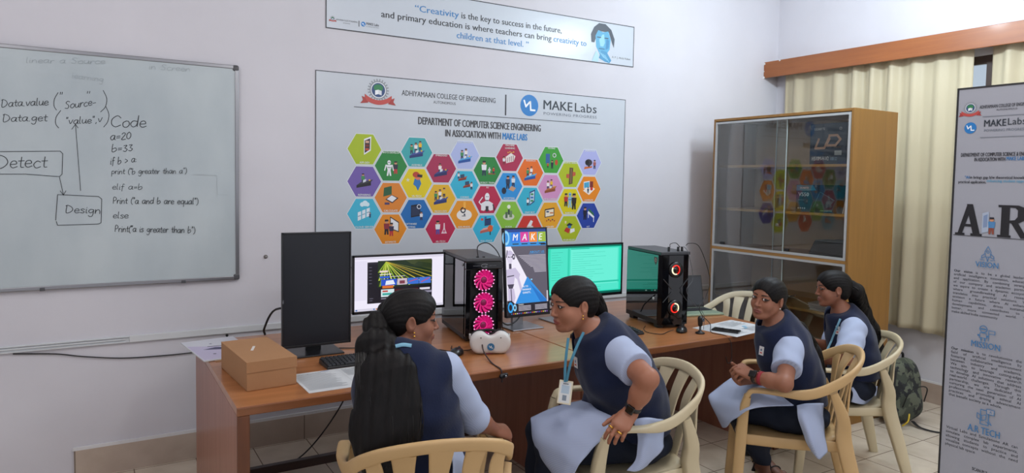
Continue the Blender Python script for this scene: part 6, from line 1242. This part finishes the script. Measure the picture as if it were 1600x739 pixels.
V = vest(t, lv, F2, (sh, shr), neck, H, None, .02, (np.array(lv[0][0])+np.array([0, 0, .06]), (-.15, 0, 1)), .014, [((1.80, 2.20, .83), (.085, .085, .08)), ((1.84, 2.32, .83), (.085, .085, .08)), ((1.90, 2.275, .66), (.14, .14, .10))])
sleeve(t, sh, el, wr, (.062, .050, .045), .66, over=.012); sleeve(t, shr, elr, wrr, (.062, .050, .045), .66, over=.012)
build_hair(t, H, [H(0, -.105, .010), H(.01, -.125, -.035), H(.01, -.145, -.10), at_d(980, 545, 2.92), at_d(1008, 575, 2.93)], [.024, .028, .028, .026, .012], seed=3, strands=130)
for q in (-1, 1): earring(t, H, q)
hips = [np.array([2.0, 2.195, .525]), np.array([2.05, 2.36, .525])]; kn = [np.array([1.62, 2.325, .52]), np.array([1.67, 2.47, .53])]; an = [np.array([1.60, 2.36, .07]), np.array([1.68, 2.56, .07])]
T2 = trousers(t, hips, kn, an, (.094, .072, .055, .048), ((2.04, 2.28, .50), (.14, .16, .07)))
for a in an: S = Sdf(); S.limb(a-np.array([0, 0, .02]), a+F2*.15+np.array([0, 0, -.045]), .040, .030, .02); S.half((0, 0, .004), (0, 0, 1), .004); v, F = S.mesh(.006); np_mesh('shoe', v, F, bp, t)
flap(t, [[(925, 622, 2.98), (925, 634, 2.86), (945, 646, 2.78), (966, 655, 2.735)], [(880, 632, 3.0), (880, 648, 2.86), (915, 664, 2.765), (952, 676, 2.72)], [(840, 648, 3.0), (840, 668, 2.86), (882, 690, 2.76), (926, 702, 2.715)], [(829, 655, 2.98), (840, 705, 2.84), (878, 722, 2.755), (908, 722, 2.715)], [(842, 672, 2.97), (862, 735, 2.84), (880, 752, 2.76), (894, 742, 2.72)]])
flap(t, [[(990, 655, 2.80), (1010, 652, 2.80), (1037, 655, 2.86)], [(996, 690, 2.775), (1012, 690, 2.775), (1037, 690, 2.86)], [(992, 718, 2.765), (1004, 722, 2.765), (1034, 702, 2.84)], [(980, 735, 2.76), (994, 736, 2.76), (1010, 728, 2.80)]])
def strap(parent, pts, w, m):
    P = crom([at_d(*p) for p in pts], 4); MB().sweep([tuple(p) for p in P], (w, .0016), [tuple(unit(CAMP-p)) for p in P], m, 8, 6).build('lanyard', parent=parent)
strap(t, [(912, 519, 2.765), (902, 540, 2.75), (892, 566, 2.745), (885, 596, 2.76)], .011, lanyard_m); strap(t, [(888, 528, 2.80), (885, 552, 2.785), (883, 576, 2.775), (883, 597, 2.762)], .011, lanyard_m)
def idc(A, w, h): A.rect(.006, .006, w-.006, h-.006, '#d3d6d6'); A.rect(.012, h*.45, w-.012, h*.8, '#a9bccb'); A.rect(w*.35, h*.15, w*.65, h*.38, '#7a8794'); A.rect(w*.3, h*.84, w*.7, h*.88, '#59636e')
n_ = unit(unit(CAMP-at_d(883, 613, 2.76))+F2*.25); u_ = unit(np.array([.06, 0, 1])-n_*np.dot((.06, 0, 1), n_)); x_ = np.cross(u_, n_); c_ = at_d(883, 613, 2.765); o = MB().box(tuple(c_), (.056, .005, .092), R=Matrix([[x_[i], -n_[i], u_[i]] for i in range(3)])).build('id_card', mat('card_holder', '#d8cfb4', .4), t, bevel=.0015)
A = Art(c_+n_*.0027-x_*.028-u_*.046, x_, u_, base=.0004); idc(A, .056, .092); A.build('badge_print', o); MB().tube([tuple(c_+u_*.046), tuple(c_+u_*.060)], .004, silver, 6).build('clip', parent=o)
def bdg(A, w, h): A.rect(.003, .003, w-.003, h-.003, '#d5d4d4'); A.poly([(w*.2, h*.2), (w*.8, h*.2), (w*.7, h*.35), (w*.3, h*.35)], '#b5453c'); A.disc(w*.5, h*.6, w*.2, '#59708a', n=12)
tag_card(t, 'chest_badge', V, 900, 566, .032, .045, mat('badge_white', '#cfcfcf', .5), .003, bdg)
watch(t, el, wr, .028, .030)
for i in (0, 2):
    a, b_ = np.array(tips[0][i][0]), np.array(tips[0][i][1]); c = a*.45+b_*.55; ax = unit(b_-a); p = unit(np.cross(ax, (0, 0, 1))); q = np.cross(ax, p); MB().loft([[tuple(c+(p*math.cos(s_)+q*math.sin(s_))*rr+ax*z) for s_ in np.linspace(0, 2*PI, 14, endpoint=False)] for rr, z in ((.0095, -.003), (.0115, -.003), (.0115, .003), (.0095, .003))], gold, False).build('ring', parent=t)
kidify(t)

# -- the one looking at the camera
t = person('person in a navy vest, face turned to the viewer, hands clasped', (2.90, 2.18, 0))
F3 = unit((-.62, .78, 0)); H = Head((2.783, 2.208, 1.074), (-1.0, -.10, .02), (.02, -.12, 1), .90)
sh = at_d(1233, 545, 3.27); el = at_d(1226, 600, 3.10); wr = at_d(1177, 588, 3.22); shr = sh+np.array([.235, .185, .02]); elr = at_d(1212, 588, 3.50); wrr = at_d(1170, 592, 3.33); neck = np.array([2.855, 2.20, .945])
lv = [((2.965, 2.155, .50), .160, .130), ((2.94, 2.165, .68), .140, .120), ((2.895, 2.185, .80), .142, .118), ((2.875, 2.205, .875), .138, .085)]
ar = (.045, .036, .033, .024)
tips = body(t, H, neck, lv, F3, (sh, shr), [(sh, el, wr, ar), (shr, elr, wrr, ar)], '#8f5f49', '#7f4a42', [((wr, at_d(1152, 574, 3.28)-wr, (.25, .55, -.75), -1), dict(curl=(.95, 1.0, 1.05, 1.1), thumb=(.9, .5, .15), k=.92)), ((wrr, at_d(1152, 592, 3.30)-wrr, (-.1, -.6, .75), 1), dict(curl=(.7, .75, .8, .85), thumb=(.7, .6, .3), k=.92))], nr=.038)
eyes(H, CAMP-H.c, t)
V = vest(t, lv, F3, (sh, shr), neck, H, None, .01, (np.array(lv[0][0])+np.array([0, 0, .065]), (0, 0, 1)), .013, [((2.815, 2.195, .78), (.06, .06, .065)), ((2.90, 2.27, .78), (.06, .06, .065))])
sleeve(t, sh, el, wr, (.055, .046, .04), .62, over=.012); sleeve(t, shr, elr, wrr, (.055, .046, .04), .62, over=.012)
build_hair(t, H, [H(0, -.105, -.01), H(.0, -.115, -.06), at_d(1250, 515, 3.50), at_d(1272, 550, 3.52), at_d(1285, 590, 3.50)], [.026, .030, .032, .030, .016], opening=(.064, .074, .080), seed=5, strands=130)
for q in (-1, 1): earring(t, H, q, mat('pearl', '#d8d4cc', .2), 0)
hips = [np.array([2.88, 2.105, .52]), np.array([3.01, 2.21, .52])]; kn = [np.array([2.735, 2.35, .51]), np.array([2.86, 2.46, .51])]; an = [np.array([3.02, 2.40, .175]), np.array([3.12, 2.49, .175])]
T3 = trousers(t, hips, kn, an, (.088, .066, .05, .050), ((2.95, 2.14, .50), (.14, .15, .07)))
foot_m = mat('foot_skin', '#6f4a3a', .55); sole_m = mat('beige_sole', '#b59f72', .6); strap_m = mat('sandal_black', '#17171a', .6); insole = mat('grey_insole', '#5f5552', .7)
for i, (a, d_) in enumerate(zip(an, ((-.42, -.62, -.22), (-.20, -.75, -.20)))):
    d_ = unit(d_); b0 = a+np.array([0, 0, -.04]); S = Sdf(); S.limb(a, b0, .036, .036, .02); S.limb(b0, b0+d_*.15, .036, .030, .02, flat=(0, 0, 1), ratio=.7)
    for q in range(5): S.limb(b0+d_*.14+np.array([-.012+.012*q, .024-.012*q, 0]), b0+d_*.175+np.array([-.012+.013*q, .026-.013*q, -.008]), .010, .008, .006)
    v, F = S.mesh(.005); np_mesh('foot', v, F, foot_m, t)
    s0 = b0+np.array([0, 0, -.038])-d_*.05; sd_ = unit(np.cross(d_, (0, 0, 1))); B = MB(); up_ = unit(np.cross(sd_, d_))
    B.sweep([tuple(s0+d_*k) for k in (0, .03, .10, .18, .235, .25)], [(.05, .034), (.066, .034), (.062, .028), (.080, .022), (.066, .02), (.03, .018)], tuple(up_), sole_m, 14, 4); o = B.build('sandal_sole', parent=t)
    MB().sweep([tuple(s0+up_*.018+d_*k) for k in (.005, .10, .18, .24)], [(.05, .006), (.056, .006), (.072, .006), (.04, .006)], tuple(up_), insole, 12, 4).build('insole', parent=o)
    for k, hgt in ((.165, .05), (.05, .075)): MB().sweep(crom([tuple(s0+d_*k+sd_*.042*q+up_*(hgt*math.sqrt(max(0, 1-q*q))+.005)) for q in (-1, -.7, 0, .7, 1)], 4), (.022, .005), tuple(d_), strap_m, 8).build('sandal_strap', parent=o)
flap(t, [[(1190, 590, 3.46), (1200, 604, 3.36), (1225, 622, 3.26), (1240, 634, 3.20)], [(1150, 588, 3.50), (1165, 603, 3.38), (1190, 622, 3.26), (1208, 634, 3.20)], [(1122, 606, 3.52), (1135, 620, 3.40), (1158, 632, 3.28), (1172, 640, 3.22)], [(1108, 618, 3.50), (1118, 640, 3.42), (1138, 650, 3.31), (1152, 652, 3.25)], [(1112, 630, 3.50), (1126, 662, 3.42), (1133, 668, 3.34), (1142, 658, 3.28)]])
flap(t, [[(1245, 634, 3.20), (1262, 630, 3.21), (1286, 630, 3.26)], [(1248, 655, 3.19), (1262, 660, 3.17), (1287, 655, 3.24)], [(1258, 685, 3.18), (1270, 690, 3.15), (1289, 682, 3.22)], [(1268, 703, 3.18), (1280, 718, 3.16), (1292, 706, 3.20)]])
tag_card(t, 'chest_badge', V, 1190, 548, .030, .042, mat('badge_white', '#cfcfcf', .5), .003, bdg)
watch(t, el, wr, .012, .027, m=mat('watch_strap_brown', '#2a201c', .6)); watch(t, el, wr, .042, .029, 'wrist_thread', False, mat('red_thread', '#8c2630', .8))
kidify(t)

# -- the one farthest away, profile to the left
t = person('person in profile with a long ponytail, sitting closest to the glass cabinet', (3.667, 2.43, 0))
F4 = unit((-.66, .75, 0)); a4 = lambda x, y, d: at_d(x, y, d*1.03)
p4 = lambda x, y, z: CAMP+(np.array([x, y, z])-CAMP)*1.03
H = Head(p4(3.535, 2.375, 1.048), (-.80, .60, -.06), (.03, -.02, 1), .93)
sh = a4(1334, 515, 3.755); el = a4(1323, 561, 3.63); wr = a4(1282, 562, 3.79); shr = p4(3.70, 2.46, .86); elr = a4(1300, 545, 4.03); wrr = a4(1270, 534, 4.0); neck = p4(3.595, 2.345, .905)
lv = [((3.705, 2.345, .48), .155, .125), (p4(3.62, 2.285, .66), .138, .115), (p4(3.62, 2.315, .78), .138, .112), (p4(3.61, 2.34, .845), .132, .08)]
ar = (.043, .034, .031, .023)
body(t, H, neck, lv, F4, (sh, shr), [(sh, el, wr, ar), (shr, elr, wrr, ar)], '#885843', '#7f4a42', [((wr, a4(1262, 560, 3.93)-wr, (0, .2, -1), -1), dict(k=.92)), ((wrr, a4(1252, 534, 4.05)-wrr, (0, -.2, -1), 1), dict(k=.92))], nr=.037)
eyes(H, None, t)
V = vest(t, lv, F4, (sh, shr), neck, H, None, .0, (np.array(lv[0][0])+np.array([0, 0, .065]), (0, 0, 1)), .013, [(p4(3.55, 2.325, .76), (.06, .06, .06)), (p4(3.64, 2.40, .76), (.06, .06, .06))])
sleeve(t, sh, el, wr, (.054, .052, .048), .98, over=.014, ripple=.004); sleeve(t, shr, elr, wrr, (.054, .050, .045), 1.3, over=.014, ripple=.004)
build_hair(t, H, [H(0, -.105, .015), H(0, -.135, -.02), a4(1346, 487, 3.98), a4(1360, 515, 4.0), a4(1369, 550, 4.0), a4(1374, 578, 3.98)], [.028, .038, .044, .044, .036, .012], opening=(.064, .074, .080), seed=7, wave=.008, strands=190)
for q in (-1, 1): earring(t, H, q, bp, 0)
hips = [np.array([3.63, 2.295, .50]), np.array([3.75, 2.40, .50])]; kn = [np.array([3.345, 2.585, .51]), np.array([3.47, 2.70, .51])]; an = [np.array([3.39, 2.69, .07]), np.array([3.485, 2.74, .07])]
trousers(t, hips, kn, an, (.085, .064, .05, .044), ((3.70, 2.35, .475), (.125, .135, .06)))
for a in an: S = Sdf(); S.limb(a-np.array([0, 0, .02]), a+F4*.14+np.array([0, 0, -.045]), .038, .028, .02); S.half((0, 0, .004), (0, 0, 1), .004); v, F = S.mesh(.006); np_mesh('shoe', v, F, bp, t)
flap(t, ks=1.03, rows=[[(1330, 606, 3.70), (1348, 600, 3.74), (1370, 603, 3.86)], [(1332, 616, 3.68), (1348, 617, 3.73), (1368, 618, 3.85)], [(1330, 628, 3.68), (1345, 632, 3.72), (1360, 630, 3.82)]])
flap(t, ks=1.03, rows=[[(1312, 572, 3.78), (1316, 590, 3.72), (1320, 604, 3.70)], [(1290, 576, 3.84), (1296, 596, 3.78), (1302, 612, 3.74)], [(1270, 584, 3.90), (1274, 604, 3.84), (1282, 622, 3.80)]])
pale_l = mat('lanyard_pale', '#7fb3cc', .6); ribbon(t, 'lanyard', V, [(1313, 498), (1309, 508), (1304, 520), (1299, 533)], .011, pale_l, .006); q_ = snap(V, 1299, 533, .006); d_ = float((q_-CAMP) @ CM[2])/1.03; strap(t, [(x, y, d*1.03) for x, y, d in ((1299, 533, d_), (1292, 548, d_-.01), (1286, 562, d_))], .011, pale_l)
tag_card(t, 'chest_badge', V, 1309, 516, .028, .046, mat('badge_white', '#cfcfcf', .5), .003, bdg)
kidify(t)

# -- the one in front with her back to us
t = person('person with very long loose black hair seen from behind, sitting in the front chair', (1.00, 2.19, 0))
F1 = unit((.28, .96, 0)); H = Head((.945, 2.235, 1.132), (.93, -.26, -.06), (-.02, .0, 1), .93)
sh = at_d(697, 577, 2.38); el = at_d(740, 653, 2.49); wr = at_d(772, 671, 2.60); shl = at_d(594, 586, 2.33); ell = at_d(580, 594, 2.58); wrl = at_d(574, 582, 2.74); neck = np.array([.895, 2.195, 1.005])
lv = [((.975, 2.185, .50), .175, .135), ((.945, 2.175, .69), .148, .118), ((.905, 2.165, .83), .152, .115), ((.880, 2.165, .93), .150, .085)]
ar = (.045, .036, .033, .024)
body(t, H, neck, lv, F1, (shl, sh), [(sh, el, wr, ar), (shl, ell, wrl, ar)], '#8a5a45', '#834c42', [((wr, at_d(800, 676, 2.68)-wr, (.1, .5, -.8), 1), dict(curl=(.6, .65, .7, .75), k=.92)), ((wrl, (.45, .9, -.05), (0, 0, -1), -1), dict(curl=(.2, .2, .2, .25), k=.92))], nr=.038)
eyes(H, H.f+np.array([0, 0, -.25]), t)
V = vest(t, lv, F1, (shl, sh), neck, H, None, None, (np.array(lv[0][0])+np.array([0, 0, .0]), (0, 0, 1)), .013)
sleeve(t, sh, el, wr, (.049, .044, .040), 1.12, over=.011, ripple=.0015); sleeve(t, shl, ell, wrl, (.052, .042, .036), 1.75, over=.010, ripple=.0015)
vd = unit(_ray(600, 600)*np.array([1, 1, 0]))
build_hair(t, H, [at_d(606, 484, 2.44), at_d(594, 510, 2.38), at_d(590, 545, 2.30), at_d(603, 590, 2.245), at_d(607, 640, 2.225), at_d(606, 685, 2.215), at_d(602, 725, 2.20)], [.028, .036, .056, .082, .092, .090, .072], tail_flat=vd, tail_ratio=.40, opening=(.064, .074, .080), seed=11, wave=.005, strands=520)
MB().tube(crom([at_d(596, 478, 2.44), at_d(600, 490, 2.42), at_d(606, 494, 2.42), at_d(610, 484, 2.44)], 5), .008, mat('hair_band', '#17151a', .6)).build('hair_band', parent=t)
o = earring(t, H, 1); o['label'] = 'gold drop earring'
ribbon(t, 'lanyard', V, [(618, 541), (630, 538.5), (643, 540)], .012, mat('lanyard_pale', '#8fc3d6', .6), .006)
hips = [np.array([.90, 2.21, .52]), np.array([1.07, 2.17, .52])]; kn = [np.array([.985, 2.60, .53]), np.array([1.17, 2.56, .53])]; an = [np.array([.98, 2.62, .07]), np.array([1.18, 2.58, .07])]
trousers(t, hips, kn, an, (.088, .066, .05, .044), ((.98, 2.18, .50), (.145, .14, .07)))
for a in an: S = Sdf(); S.limb(a-np.array([0, 0, .02]), a+F1*.14+np.array([0, 0, -.045]), .038, .028, .02); S.half((0, 0, .004), (0, 0, 1), .004); v, F = S.mesh(.006); np_mesh('shoe', v, F, bp, t)
flap(t, [[(700, 690, 2.26), (714, 690, 2.33), (722, 690, 2.42)], [(706, 715, 2.24), (720, 715, 2.31), (728, 715, 2.40)], [(708, 745, 2.23), (724, 748, 2.30), (733, 745, 2.38)]])
kidify(t)
